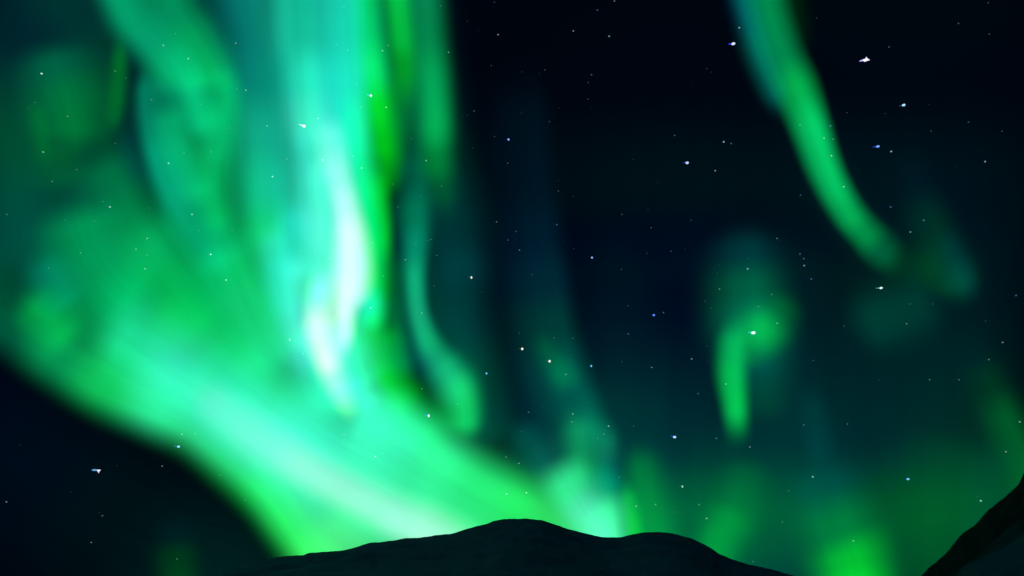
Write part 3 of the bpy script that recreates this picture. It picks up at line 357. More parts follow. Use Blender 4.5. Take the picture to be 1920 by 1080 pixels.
    ('bright', 'fold', 94.8, 5.55, (1, 1), [(590, 250, 32.1, 35.7), (604, 330, 53.7, 59.7), (618, 410, 58.4, 64.9), (630, 490, 58.4, 64.9), (628, 560, 58.4, 64.9), (628, 640, 53.7, 59.7), (640, 710, 32.1, 35.7)], [(0, 0, 0), (0.048, 0.3195, 0.2313), (0.0434, 0.3365, 0.2449), (0.0704, 0.3108, 0.2072), (0.2228, 0.2885, 0.2655), (0.1607, 0.2682, 0.1448), (0, 0, 0)]),
    ('streak', 'glow', 98.8, 5.55, (0, 1), [(1425, -60, 121.7, 107.1), (1448, 40, 120.1, 103.8), (1474, 120, 113.6, 100.6), (1508, 200, 110.3, 94.1), (1540, 280, 103.8, 84.4), (1566, 350, 97.4, 81.1), (1600, 410, 87.6, 84.4), (1645, 462, 77.6, 89.6), (1720, 510, 50, 53.5)], [(0, 0.0025, 0.0001), (0, 0.0026, 0), (0, 0, 0), (0, 0.0013, 0.0033), (0, 0.0024, 0.006), (0, 0.0112, 0.0088), (0, 0.0143, 0.0078), (0, 0.0135, 0.0076), (0, 0, 0)]),
    ('wisp', 'glow', 98.5, 5.55, (1, 1), [(768, 300, 44.6, 66.9), (780, 400, 74.6, 112), (786, 480, 81.1, 121.7), (792, 560, 81.1, 121.7), (815, 640, 81.1, 121.7), (845, 710, 74.6, 112), (870, 780, 44.6, 66.9)], [(0, 0, 0), (0, 0.0106, 0.008), (0, 0.0177, 0.0131), (0, 0.0354, 0.0233), (0, 0.0413, 0.0231), (0.0002, 0.0452, 0.0216), (0, 0, 0)]),
    ('bright', 'fold', 97.2, 5.55, (1, 1), [(552, 440, 41.1, 41.1), (560, 510, 68.7, 68.7), (566, 570, 74.6, 74.6), (575, 630, 68.7, 68.7), (590, 700, 41.1, 41.1)], [(0, 0, 0), (0.0352, 0.2255, 0.2055), (0.0387, 0.25, 0.2487), (0.0515, 0.1859, 0.1448), (0, 0, 0)]),
    ('mid', 'ray', 101, 5.55, (1, 1), [(225, 220, 32.1, 32.1), (238, 270, 53.7, 53.7), (250, 320, 53.7, 53.7), (262, 370, 32.1, 32.1)], [(0, 0, 0), (0, 0.0104, 0.0136), (0, 0, 0.0119), (0, 0, 0)]),
    ('diffuse', 'veil', 116, 3.7, (0, 1), [(110, -80, 454.3, 421.9), (100, 100, 454.3, 421.9), (100, 260, 454.3, 421.9), (120, 420, 388.1, 373.2), (170, 640, 178.5, 196.3)], [(0, 0.0061, 0.0217), (0, 0.0087, 0.0226), (0, 0.0457, 0.0236), (0, 0.0513, 0.0336), (0, 0, 0)]),
    ('diffuse', 'veil', 117, 5.55, (1, 0), [(1040, 985, 133.9, 107.1), (1200, 975, 223.9, 179.1), (1360, 970, 243.4, 194.7), (1520, 965, 243.4, 194.7), (1680, 960, 243.4, 194.7), (1840, 945, 243.4, 194.7), (2000, 930, 243.4, 194.7)], [(0, 0, 0), (0.0006, 0.0836, 0.0013), (0, 0.078, 0), (0, 0.054, 0.0003), (0, 0.0454, 0.0007), (0, 0.047, 0.0028), (0, 0.0467, 0.003)]),
]
roots = {}
for key, name, label, cat, group, kind, px, py, far in AURORA:
    if kind: continue
    roots[key] = tag(empty(name, stand(px, py, far * 1000)), label, cat, group)
joined = {}
for key, part, far, power, fades, knots, light in FOLDS:
    me = fold_mesh(part, far, power, fades, knots, light)
    if key in roots:
        o = link(part, me, MAT_AURORA, roots[key])
        o.matrix_parent_inverse = Matrix.Translation(-roots[key].location)
    else:
        joined.setdefault(key, []).append(me)
for key, name, label, cat, group, kind, px, py, far in AURORA:
    if not kind: continue
    bm = bmesh.new()
    for me in joined[key]: bm.from_mesh(me)
    me = bpy.data.meshes.new(name); bm.to_mesh(me); bm.free()
    tag(link(name, me, MAT_AURORA), label, cat, group, kind)

# ------------------------------------------------------------------ stars
STAR_DIST = 70000.0
def lin(c):
    c = c / 255.0
    return c / 12.92 if c <= 0.04045 else ((c + 0.055) / 1.055) ** 2.4
def basis(px, py):
    d = bearing(px, py)
    right = Vector((d.y, -d.x, 0)).normalized(); up = right.cross(d)
    return d, right, up
def star_ball(seed):
    bm = bmesh.new(); bmesh.ops.create_icosphere(bm, subdivisions=2, radius=1.0)
    r = random.Random(seed)
    for v in bm.verts: v.co *= 1 + 0.12 * (r.random() - 0.5)
    me = bpy.data.meshes.new('star'); bm.to_mesh(me); bm.free(); me.materials.append(MAT_STAR); return me
BALLS = [star_ball(i) for i in range(4)]
SC = STAR_DIST / F           # one photo pixel at the stars' distance
def flare_mesh(name, pts, depth):
    """a faceted flare: the outline given, ridged towards and away from the viewer"""
    cx = sum(p[0] for p in pts) / len(pts); cy = sum(p[1] for p in pts) / len(pts)
    bm = bmesh.new()
    rim = [bm.verts.new((x * SC, 0, y * SC)) for x, y in pts]
    a = bm.verts.new((cx * SC, -depth * SC, cy * SC)); b = bm.verts.new((cx * SC, depth * SC, cy * SC))
    for i in range(len(rim)):
        j = (i + 1) % len(rim)
        bm.faces.new((rim[i], rim[j], a)); bm.faces.new((rim[j], rim[i], b))
    me = bpy.data.meshes.new(name); bm.to_mesh(me); bm.free(); me.materials.append(MAT_STAR); return me
def orient(px, py):
    d, r, u = basis(px, py)
    return Matrix(((r.x, d.x, u.x), (r.y, d.y, u.y), (r.z, d.z, u.z))).to_4x4()
def place_star(o, px, py):
    d = bearing(px, py)
    o.matrix_world = Matrix.Translation(Vector((0, 0, EYE)) + d * STAR_DIST) @ orient(px, py)
def paint(o, rgb): o.color = (rgb[0], rgb[1], rgb[2], 1.0)

SMALL_STARS = [   # place, size, star's light with the aurora glow behind mixed into the colour, label
    (78, 138, 1.43, (0.3996, 0.8186, 0.7612), "cyan star topmost in the dim patch by the photo's left border"),
    (1357, 266, 1.36, (0.2563, 0.4689, 0.4721), 'clear cyan star, left one of a close pair in the dark gap'),
    (1671, 284, 1.33, (0.2850, 0.3521, 0.4165), 'small ringlike white star close below the deep blue star with thin tail'),
    (1524, 894, 1.33, (0.2568, 0.5294, 0.5100), 'slanted cyan star above the green cone rising behind the hill'),
    (1839, 939, 1.33, (0.2685, 0.5486, 0.4395), "slanted green star closest to the dark mountain's edge"),
    (1386, 52, 1.29, (0.2097, 0.4079, 0.4191), 'clear cyan star just above the tailed blue star beside the upper right streak'),
    (206, 388, 1.29, (0.2886, 0.7094, 0.5681), 'clear cyan star in the smooth green left of the forked curtain'),
    (395, 477, 1.29, (0.4404, 1.2649, 0.9176), 'clear cyan star between forked curtain foot and broad band'),
    (1402, 504, 1.29, (0.2234, 0.4697, 0.4465), 'clear cyan star left of the short blue star row'),
    (1141, 799, 1.29, (0.2360, 0.5130, 0.4801), 'clear cyan star beside the foot of the thin green thread'),
    (704, 856, 1.29, (0.6108, 1.9406, 1.4586), "pale cyan star lost in the brightest green above the hill's left slope"),
    (1142, 68, 1.26, (0.1639, 0.2991, 0.3019), "cyan star in the dark gap's upper part, lower right of a white one"),
    (1341, 320, 1.26, (0.2100, 0.2604, 0.3081), 'clear white star a little right of the lone bright blue star in the dark gap'),
    (974, 469, 1.26, (0.0661, 0.1377, 0.3315), 'clear blue star above and right of the white star beside the teal wisp'),
    (1847, 303, 1.26, (0.2101, 0.2601, 0.3084), 'clear white star well right of the ringlike white star'),
    (1508, 498, 1.26, (0.1683, 0.3145, 0.3190), 'lowest star of the short blue row right of the hook'),
    (934, 65, 1.22, (0.2510, 0.2352, 0.2052), 'clear yellowish star right of the cyan star on the rightmost green ray'),
    (1075, 58, 1.22, (0.1761, 0.2155, 0.2558), 'clear white star a little left of the cyan star high in the dark gap'),
    (1371, 269, 1.22, (0.0519, 0.1066, 0.2602), 'clear blue star just right of the cyan pair in the dark gap'),
    (1557, 236, 1.22, (0.0835, 0.2635, 0.3486), 'clear blue star above and left of the deep blue thin-tailed star'),
    (81, 285, 1.22, (0.1848, 0.4489, 0.3551), 'clear cyan star below the tiny star cluster'),
    (316, 306, 1.22, (0.2956, 0.9065, 0.6777), "clear cyan star on the forked curtain's lower left limb"),
    (360, 402, 1.22, (0.2715, 0.8066, 0.5975), 'clear cyan star a little above and left of the cyan star under the forked curtain'),
    (424, 525, 1.22, (0.3534, 1.1409, 0.7299), 'clear cyan star a little below and right of the cyan star under the forked curtain'),
    (511, 331, 1.22, (0.3541, 1.1262, 0.8943), 'clear cyan star on the pale left flank of the bright curtain'),
    (605, 300, 1.22, (0.6403, 1.6245, 1.4339), 'clear white star a little below and right of the tailed star on the cyan curtain'),
    (799, 301, 1.22, (0.2012, 0.5166, 0.3920), 'clear cyan star well left of the blue star past the green rays'),
    (1044, 421, 1.22, (0.0546, 0.1138, 0.2750), 'clear blue star above and left of the light blue star in the darkest gap'),
    (1670, 388, 1.22, (0.0532, 0.1123, 0.2676), 'clear blue star below the ringlike white star'),
    (1707, 435, 1.22, (0.1431, 0.2620, 0.2354), "clear greenish star above and right of the white star below the streak's foot"),
    (1500, 476, 1.22, (0.0538, 0.1141, 0.2708), 'clear blue star just above the short blue star row'),
    (1507, 485, 1.22, (0.0539, 0.1147, 0.2712), "clear blue star well left of the white star below the streak's foot"),
    (1521, 523, 1.22, (0.0541, 0.1166, 0.2722), 'clear blue star just below and right of the short blue star row'),
    (695, 577, 1.22, (0.4460, 1.7181, 1.1875), 'clear cyan star well right of the mint star beside the white lobe'),
    (1178, 626, 1.22, (0.0553, 0.1172, 0.2786), 'clear blue star a little below and left of the sapphire star between thread and hook'),
    (1297, 673, 1.22, (0.1441, 0.2695, 0.2790), 'clear cyan star below and right of the sapphire star between thread and hook'),
    (1074, 776, 1.22, (0.1895, 0.4658, 0.4106), "blue-cyan star, upper of two stacked ones on the thread's lower end"),
    (1912, 791, 1.22, (0.1608, 0.3352, 0.2623), "clear greenish star well above and right of the slanted star at the mountain's edge"),
    (1343, 822, 1.22, (0.0587, 0.1432, 0.2974), 'clear blue star a little right of the slanted blue star above the hill'),
    (1325, 972, 1.22, (0.2080, 0.5448, 0.4053), "blurred cyan star closest above the hill's far rounded shoulder"),
    (461, 169, 1.19, (0.2022, 0.5958, 0.5059), 'clear cyan star above and left of the tailed star on the cyan curtain'),
    (724, 201, 1.19, (0.3064, 1.0679, 0.5292), 'clear cyan star just below and right of the tailed star on the green ray'),
    (841, 98, 1.19, (0.1349, 0.2994, 0.2614), 'cyan star on the outer edge of the rightmost tall green ray'),
    (1120, 19, 1.19, (0.0427, 0.0864, 0.2142), 'clear blue star far left of the tailed blue star beside the upper right streak'),
    (1109, 140, 1.19, (0.0428, 0.0865, 0.2148), 'clear blue star well above and right of the blue star past the green rays'),
    (1265, 254, 1.19, (0.0434, 0.0893, 0.2180), 'clear blue star left of the cyan pair in the dark gap'),
    (678, 315, 1.19, (0.3787, 1.5705, 0.9457), 'clear cyan star below and right of the tailed star on the cyan curtain'),
    (1559, 292, 1.19, (0.2510, 0.8165, 0.5110), 'clear cyan star left of the deep blue thin-tailed star'),
    (1582, 350, 1.19, (0.2472, 0.7994, 0.5012), 'clear cyan star below and left of the deep blue thin-tailed star'),
    (1222, 689, 1.19, (0.1220, 0.2233, 0.2106), 'clear greenish star below the sapphire star between thread and hook'),
    (1309, 738, 1.19, (0.0478, 0.1086, 0.2437), 'clear blue star above and right of the slanted blue star above the hill'),
    (1880, 642, 1.19, (0.1495, 0.1909, 0.2244), "clear white star well below and right of the white star below the streak's foot"),
    (1905, 554, 1.19, (0.0438, 0.0916, 0.2208), "clear blue star well right of the white star below the streak's foot"),
    (1507, 797, 1.19, (0.0513, 0.1326, 0.2632), 'clear blue star above the slanted star above the green cone'),
    (950, 926, 1.19, (0.3806, 1.4395, 0.7477), 'clear cyan star well below and left of the stacked pair on the thread'),
    (973, 869, 1.19, (0.1557, 0.3842, 0.3135), 'clear cyan star below and left of the stacked pair on the thread'),
    (987, 924, 1.19, (0.3576, 1.2376, 0.6745), "clear cyan star well below and left of the cyan star at the thread's foot"),
    (1406, 838, 1.19, (0.1590, 0.2309, 0.2604), 'clear white star above and left of the slanted star above the green cone'),
    (1886, 847, 1.19, (0.1418, 0.3200, 0.2409), "clear greenish star above and right of the slanted star at the mountain's edge"),
    (353, 110, 1.15, (0.2430, 0.8887, 0.5569), 'clear cyan star well above the cyan star on the forked curtain'),
    (442, 81, 1.15, (0.1378, 0.3806, 0.3540), 'clear cyan star right of the cyan star on the upper fork limb'),
    (596, 222, 1.15, (0.3734, 1.4404, 1.1670), 'clear cyan star just above and right of the tailed star on the cyan curtain'),
    (717, 95, 1.15, (0.2274, 0.8141, 0.4711), 'clear cyan star above the tailed star on the green ray'),
    (1152, 2, 1.15, (0.1210, 0.1488, 0.1770), 'clear white star a little above the cyan star high in the dark gap'),
    (952, 450, 1.15, (0.0380, 0.0803, 0.1938), 'clear blue star well left of the light blue star in the darkest gap'),
    (808, 449, 1.15, (0.0493, 0.1529, 0.2450), 'clear blue star above and left of the white star beside the teal wisp'),
    (760, 487, 1.15, (0.1443, 0.4113, 0.3358), 'clear cyan star left of the white star beside the teal wisp'),
    (968, 434, 1.15, (0.0386, 0.0826, 0.1975), 'clear blue star well below the blue star past the green rays'),
    (1501, 366, 1.15, (0.0364, 0.0776, 0.1846), 'clear blue star above the short blue star row'),
    (1732, 413, 1.15, (0.1018, 0.2087, 0.2012), 'clear cyan star below and right of the ringlike white star'),
    (1457, 447, 1.15, (0.1247, 0.1617, 0.1933), 'clear white star a little above and left of the short blue star row'),
    (1061, 702, 1.15, (0.1478, 0.4324, 0.3375), 'clear cyan star just below and right of the lower creamy star of the pair'),
    (1349, 542, 1.15, (0.1092, 0.2447, 0.2249), 'clear cyan star above and left of the large star inside the green hook'),
    (1457, 606, 1.15, (0.1703, 0.5386, 0.3429), 'clear cyan star a little above and right of the large star inside the green hook'),
    (1700, 607, 1.15, (0.1048, 0.2144, 0.1882), "clear greenish star a little below and right of the white star below the streak's foot"),
    (304, 874, 1.15, (0.1215, 0.1511, 0.1791), 'clear white star right of the flare in the dark corner'),
    (12, 941, 1.15, (0.1224, 0.1521, 0.1830), 'clear white star well left of the flare in the dark corner'),
    (1193, 949, 1.15, (0.2122, 0.7369, 0.4125), "clear cyan star below and left of the pale star over the hill's shoulder"),
    (306, 85, 1.12, (0.1813, 0.6911, 0.4531), "cyan star on the forked curtain's upper limb near the frame's top"),
    (501, 236, 1.12, (0.1878, 0.7056, 0.5566), 'small cyan star a little left of the tailed star on the cyan curtain'),
    (1816, 229, 1.12, (0.0290, 0.0604, 0.1472), 'small blue star right of the pale blue star under the brightest star'),
    (1545, 259, 1.12, (0.2071, 0.8281, 0.4506), 'small cyan star left of the deep blue thin-tailed star'),
    (276, 447, 1.12, (0.1763, 0.6652, 0.3889), 'small cyan star below and right of the cyan star in the smooth green'),
    (272, 504, 1.12, (0.2020, 0.7918, 0.4141), 'small greenish star left of the cyan star under the forked curtain'),
    (931, 416, 1.12, (0.1421, 0.1395, 0.1270), 'small yellowish star above and right of the white star beside the teal wisp'),
    (618, 484, 1.12, (0.4282, 1.4587, 1.1687), 'small cyan star well above and right of the mint star beside the white lobe'),
    (791, 587, 1.12, (0.1731, 0.6240, 0.4436), 'small cyan star below and left of the white star beside the teal wisp'),
    (791, 729, 1.12, (0.1058, 0.2868, 0.1756), 'small greenish star a little above the cyan-tailed star below the wisp'),
    (1244, 586, 1.12, (0.0799, 0.1411, 0.1375), 'small greenish star just right of the sapphire star between thread and hook'),
    (991, 773, 1.12, (0.0843, 0.1662, 0.1610), 'small greenish star a little left of the stacked pair on the thread'),
    (1072, 791, 1.12, (0.1271, 0.3921, 0.2805), 'small greenish star just below the stacked pair on the thread'),
    (1361, 720, 1.12, (0.1798, 0.6839, 0.3651), 'small cyan star below and left of the large star inside the green hook'),
    (1854, 674, 1.12, (0.0809, 0.1569, 0.1404), "small greenish star well below and right of the white star below the streak's foot"),
    (1743, 712, 1.12, (0.0811, 0.1580, 0.1437), 'small greenish star well above the blue star near the mountain'),
    (341, 814, 1.12, (0.2371, 0.9012, 0.5403), "small cyan star just above the cyan flare at the band's lower edge"),
    (171, 1017, 1.12, (0.0988, 0.1253, 0.1482), 'small white star below the flare in the dark corner'),
    (949, 857, 1.12, (0.1043, 0.2773, 0.2137), 'small cyan star below and left of the stacked pair on the thread'),
    (1229, 946, 1.12, (0.1406, 0.4778, 0.2881), "small cyan star a little below and left of the pale star over the hill's shoulder"),
    (1311, 946, 1.12, (0.1082, 0.3084, 0.2298), 'small cyan star just above and left of the blurred star over the far shoulder'),
    (1600, 1014, 1.12, (0.1704, 0.6369, 0.3216), 'small cyan star below and right of the slanted star above the green cone'),
    (216, 133, 1.08, (0.0873, 0.2626, 0.1555), 'small greenish star below and left of the cyan star on the upper fork limb'),
    (127, 218, 1.08, (0.0994, 0.3337, 0.1904), 'small greenish star a little below and right of the tiny star cluster'),
    (927, 4, 1.08, (0.0226, 0.0462, 0.1146), 'small blue star above and right of the cyan star on the rightmost green ray'),
    (889, 208, 1.08, (0.0615, 0.1087, 0.1005), 'small greenish star a little above and left of the blue star past the green rays'),
    (1562, 261, 1.08, (0.0949, 0.3110, 0.2024), 'small cyan star left of the ringlike white star'),
    (98, 340, 1.08, (0.0812, 0.2269, 0.1611), 'small greenish star above and left of the cyan star in the smooth green'),
    (255, 467, 1.08, (0.1526, 0.6453, 0.3529), 'small cyan star left of the cyan star under the forked curtain'),
    (819, 479, 1.08, (0.0680, 0.1487, 0.1384), 'small greenish star a little above and left of the white star beside the teal wisp'),
    (1322, 565, 1.08, (0.0256, 0.0689, 0.1358), 'small blue star right of the sapphire star between thread and hook'),
    (1447, 552, 1.08, (0.0817, 0.2295, 0.1653), 'small greenish star a little above and right of the large star inside the green hook'),
    (1798, 712, 1.08, (0.0648, 0.1307, 0.1175), 'small greenish star well above and right of the blue star near the mountain'),
    (1589, 795, 1.08, (0.0658, 0.1337, 0.1255), 'small greenish star above and right of the slanted star above the green cone'),
    (192, 967, 1.08, (0.1116, 0.1099, 0.0976), 'small yellowish star a little below the flare in the dark corner'),
    (332, 1048, 1.08, (0.0697, 0.1596, 0.1176), "small greenish star well below the cyan flare at the band's lower edge"),
    (1132, 814, 1.08, (0.1034, 0.3456, 0.2516), "small greenish star just below and left of the cyan star at the thread's foot"),
    (284, 187, 1.05, (0.0856, 0.3408, 0.2505), 'small cyan star below the cyan star on the upper fork limb'),
    (728, 85, 1.05, (0.1000, 0.4278, 0.1998), 'small greenish star above the tailed star on the green ray'),
    (1667, 88, 1.05, (0.0602, 0.0754, 0.0910), 'small white star a little above and right of the brightest white star'),
    (1797, 44, 1.05, (0.0601, 0.0753, 0.0903), 'small white star well above and right of the pale blue star under the brightest star'),
    (144, 318, 1.05, (0.0648, 0.2007, 0.1330), 'small greenish star below and right of the tiny star cluster'),
    (13, 402, 1.05, (0.0597, 0.1718, 0.1477), 'small cyan star well left of the cyan star in the smooth green'),
    (662, 293, 1.05, (0.2142, 1.3171, 0.8395), 'small cyan star below and right of the tailed star on the cyan curtain'),
    (828, 349, 1.05, (0.0662, 0.2095, 0.1341), 'small greenish star well below and left of the blue star past the green rays'),
    (746, 388, 1.05, (0.0584, 0.1582, 0.1231), 'small greenish star well above and left of the white star beside the teal wisp'),
    (952, 306, 1.05, (0.0870, 0.0864, 0.0812), 'small yellowish star a little below the blue star past the green rays'),
    (1047, 358, 1.05, (0.0611, 0.0791, 0.0962), 'small white star below and right of the blue star past the green rays'),
    (1166, 402, 1.05, (0.0483, 0.0870, 0.0835), 'small greenish star above and right of the light blue star in the darkest gap'),
    (1221, 427, 1.05, (0.0614, 0.0782, 0.0983), 'small white star above and right of the light blue star in the darkest gap'),
    (1258, 471, 1.05, (0.0618, 0.0790, 0.1006), 'small white star above the sapphire star between thread and hook'),
    (1074, 634, 1.05, (0.0532, 0.1241, 0.1140), 'small greenish star a little above and right of the lower creamy star of the pair'),
    (1039, 633, 1.05, (0.0575, 0.1524, 0.1300), 'small greenish star a little above the lower creamy star of the pair'),
    (1422, 575, 1.05, (0.0869, 0.3438, 0.2007), 'small greenish star a little above the large star inside the green hook'),
    (689, 959, 1.05, (0.4559, 1.3646, 0.9552), 'small cyan star below the cyan star in the brightest green'),
    (1412, 1053, 1.05, (0.0645, 0.1986, 0.1411), 'small greenish star below and right of the blurred star over the far shoulder'),
    (1467, 979, 1.05, (0.0672, 0.2166, 0.1416), 'small greenish star below and left of the slanted star above the green cone'),
    (216, 269, 1.01, (0.0441, 0.1298, 0.0972), 'small greenish star left of the cyan star on the forked curtain'),
    (826, 11, 1.01, (0.0517, 0.1827, 0.1154), 'small greenish star above the cyan star on the rightmost green ray'),
    (921, 123, 1.01, (0.0355, 0.0624, 0.0587), 'small greenish star a little right of the cyan star on the rightmost green ray'),
    (927, 256, 1.01, (0.0360, 0.0653, 0.0631), 'small greenish star just left of the blue star past the green rays'),
    (1022, 131, 1.01, (0.0641, 0.0614, 0.0561), 'small yellowish star below and left of the cyan star high in the dark gap'),
    (1103, 155, 1.01, (0.0451, 0.0564, 0.0689), 'small white star below and left of the cyan star high in the dark gap'),
    (1102, 186, 1.01, (0.0451, 0.0566, 0.0692), 'small white star below the cyan star high in the dark gap'),
    (1030, 228, 1.01, (0.0456, 0.0590, 0.0726), 'small white star a little above and right of the blue star past the green rays'),
    (1855, 64, 1.01, (0.0451, 0.0568, 0.0688), 'small white star well right of the brightest white star'),
    (1853, 5, 1.01, (0.0450, 0.0568, 0.0683), 'small white star well above and right of the brightest white star'),
    (1746, 246, 1.01, (0.0456, 0.0595, 0.0726), 'small white star a little above and right of the ringlike white star'),
    (1879, 246, 1.01, (0.0454, 0.0582, 0.0710), 'small white star well right of the pale blue star under the brightest star'),
    (1500, 234, 1.01, (0.1019, 0.5551, 0.2403), 'small greenish star right of the cyan pair in the dark gap'),
    (151, 474, 1.01, (0.0841, 0.4314, 0.2284), 'small cyan star below and left of the cyan star in the smooth green'),
    (538, 298, 1.01, (0.1154, 0.5972, 0.4480), 'small cyan star a little below and left of the tailed star on the cyan curtain'),
    (736, 345, 1.01, (0.0645, 0.2823, 0.1074), 'small greenish star well below the tailed star on the green ray'),
    (814, 536, 1.01, (0.0411, 0.1071, 0.0956), 'small greenish star a little left of the white star beside the teal wisp'),
    (1296, 413, 1.01, (0.0460, 0.0600, 0.0757), 'small white star below the lone bright blue star in the dark gap'),
    (1165, 505, 1.01, (0.0370, 0.0693, 0.0700), 'small greenish star above and left of the sapphire star between thread and hook'),
    (998, 515, 1.01, (0.0401, 0.0851, 0.0931), 'small greenish star right of the white star beside the teal wisp'),
    (1076, 466, 1.01, (0.0141, 0.0301, 0.0758), 'small blue star just above and left of the light blue star in the darkest gap'),
    (568, 663, 1.01, (0.2214, 1.1359, 0.8871), 'small cyan star just below and right of the mint star beside the white lobe'),
    (1177, 573, 1.01, (0.0372, 0.0700, 0.0720), 'small greenish star a little left of the sapphire star between thread and hook'),
    (1017, 763, 1.01, (0.0190, 0.0749, 0.1179), 'small blue star a little left of the stacked pair on the thread'),
    (1188, 799, 1.01, (0.0409, 0.1037, 0.0989), "small greenish star a little right of the cyan star at the thread's foot"),
    (1325, 649, 1.01, (0.0157, 0.0457, 0.0896), 'small blue star left of the large star inside the green hook'),
    (974, 624, 1.01, (0.0385, 0.0856, 0.0815), 'small greenish star just above the upper creamy star of the pair'),
    (1583, 611, 1.01, (0.0376, 0.0781, 0.0746), "small greenish star below and left of the white star below the streak's foot"),
    (1706, 570, 1.01, (0.0413, 0.1086, 0.0910), "small greenish star a little below and right of the white star below the streak's foot"),
    (1525, 676, 1.01, (0.0383, 0.0814, 0.0797), 'small greenish star below and right of the large star inside the green hook'),
    (366, 813, 1.01, (0.1730, 0.9385, 0.4949), "small greenish star just above and right of the cyan flare at the band's lower edge"),
    (645, 815, 1.01, (0.1869, 1.0485, 0.6795), 'small cyan star a little above and left of the cyan star in the brightest green'),
    (1161, 895, 1.01, (0.0589, 0.2380, 0.1760), "small greenish star below the cyan star at the thread's foot"),
    (1479, 920, 1.01, (0.0489, 0.1656, 0.1166), 'small greenish star a little below and left of the slanted star above the green cone'),
    (236, 146, 0.98, (0.0356, 0.1352, 0.0764), 'small greenish star well right of the cyan star topping the dim left patch'),
    (66, 192, 0.98, (0.0405, 0.1787, 0.0985), 'faint star marking the edge of a tiny star cluster in the dim left patch'),
    (652, 94, 0.98, (0.1277, 0.9231, 0.6660), 'small cyan star above and left of the tailed star on the green ray'),
    (771, 260, 0.98, (0.0383, 0.1580, 0.0916), 'small greenish star below and right of the tailed star on the green ray'),
    (1325, 129, 0.98, (0.0325, 0.0412, 0.0512), 'small white star above the cyan pair in the dark gap'),
    (1531, 34, 0.98, (0.0325, 0.0418, 0.0508), 'small white star above and left of the brightest white star'),
    (1588, 211, 0.98, (0.0327, 0.0427, 0.0530), 'small white star above and left of the deep blue thin-tailed star'),
    (193, 378, 0.98, (0.0493, 0.2539, 0.1349), 'small greenish star just above and left of the cyan star in the smooth green'),
    (276, 478, 0.98, (0.0869, 0.5715, 0.2375), 'small greenish star below and right of the cyan star in the smooth green'),
    (91, 503, 0.98, (0.0564, 0.3157, 0.1954), 'small greenish star well below and left of the cyan star in the smooth green'),
    (802, 451, 0.98, (0.0392, 0.1675, 0.1294), 'small cyan star above and left of the white star beside the teal wisp'),
    (699, 455, 0.98, (0.1595, 1.1212, 0.4093), 'small greenish star well left of the white star beside the teal wisp'),
    (719, 518, 0.98, (0.0896, 0.6071, 0.1867), 'small greenish star well above and right of the mint star beside the white lobe'),
    (1213, 475, 0.98, (0.0336, 0.0450, 0.0605), 'small white star right of the light blue star in the darkest gap'),
    (858, 758, 0.98, (0.1105, 0.7321, 0.2912), 'small greenish star a little right of the cyan-tailed star below the wisp'),
    (903, 548, 0.98, (0.0282, 0.0666, 0.0660), 'small greenish star just below and right of the white star beside the teal wisp'),
    (1166, 678, 0.98, (0.0281, 0.0622, 0.0656), 'small greenish star a little right of the light blue star beyond the thread'),
    (1070, 675, 0.98, (0.0378, 0.1550, 0.1205), 'small greenish star just right of the lower creamy star of the pair'),
    (1333, 578, 0.98, (0.0299, 0.0856, 0.0719), 'small greenish star above and left of the large star inside the green hook'),
    (978, 809, 0.98, (0.0326, 0.1091, 0.0982), 'small greenish star left of the stacked pair on the thread'),
    (1749, 570, 0.98, (0.0286, 0.0749, 0.0663), "small greenish star right of the white star below the streak's foot"),
    (1848, 602, 0.98, (0.0268, 0.0558, 0.0543), "small greenish star well right of the white star below the streak's foot"),
    (413, 891, 0.98, (0.0698, 0.3807, 0.1536), "small greenish star below and right of the cyan flare at the band's lower edge"),
    (460, 937, 0.98, (0.0725, 0.4163, 0.1453), "small greenish star well below and right of the cyan flare at the band's lower edge"),
    (717, 850, 0.98, (0.1680, 1.1746, 0.6939), 'small cyan star just above and right of the cyan star in the brightest green'),
    (615, 993, 0.98, (0.1888, 1.1229, 0.4451), 'small greenish star well below and left of the cyan star in the brightest green'),
    (1121, 822, 0.98, (0.0584, 0.3138, 0.1949), 'small greenish star a little below and right of the stacked pair on the thread'),
    (329, 63, 0.94, (0.0566, 0.4332, 0.2036), 'faint greenish star just above and right of the cyan star on the upper fork limb'),
    (444, 166, 0.94, (0.0586, 0.4529, 0.2443), 'faint greenish star above and left of the tailed star on the cyan curtain'),
    (677, 201, 0.94, (0.1031, 1.0119, 0.5176), 'faint cyan star just below and left of the tailed star on the green ray'),
    (645, 12, 0.94, (0.0989, 0.7943, 0.5746), 'faint cyan star well above the tailed star on the green ray'),
    (876, 40, 0.94, (0.0176, 0.0318, 0.0313), 'faint greenish star well above and right of the tailed star on the green ray'),
    (876, 216, 0.94, (0.0179, 0.0359, 0.0352), 'faint greenish star above and left of the blue star past the green rays'),
    (979, 135, 0.94, (0.0223, 0.0291, 0.0370), 'faint white star above the blue star past the green rays'),
    (978, 212, 0.94, (0.0230, 0.0331, 0.0438), 'faint white star a little above and right of the blue star past the green rays'),
    (1334, 135, 0.94, (0.0223, 0.0288, 0.0366), 'faint white star above the cyan pair in the dark gap'),
    (1660, 213, 0.94, (0.0225, 0.0304, 0.0386), 'faint white star just below and left of the pale blue star under the brightest star'),
    (280, 390, 0.94, (0.0345, 0.2091, 0.1007), 'faint greenish star a little right of the cyan star in the smooth green'),
    (177, 415, 0.94, (0.0496, 0.3680, 0.1623), 'faint greenish star just below and left of the cyan star in the smooth green'),
    (373, 432, 0.94, (0.0596, 0.4643, 0.2309), 'faint greenish star a little above and left of the cyan star under the forked curtain'),
    (345, 286, 0.94, (0.0664, 0.5306, 0.2429), 'faint greenish star just above and right of the cyan star on the forked curtain'),
    (396, 285, 0.94, (0.0691, 0.5579, 0.2334), 'faint greenish star a little right of the cyan star on the forked curtain'),
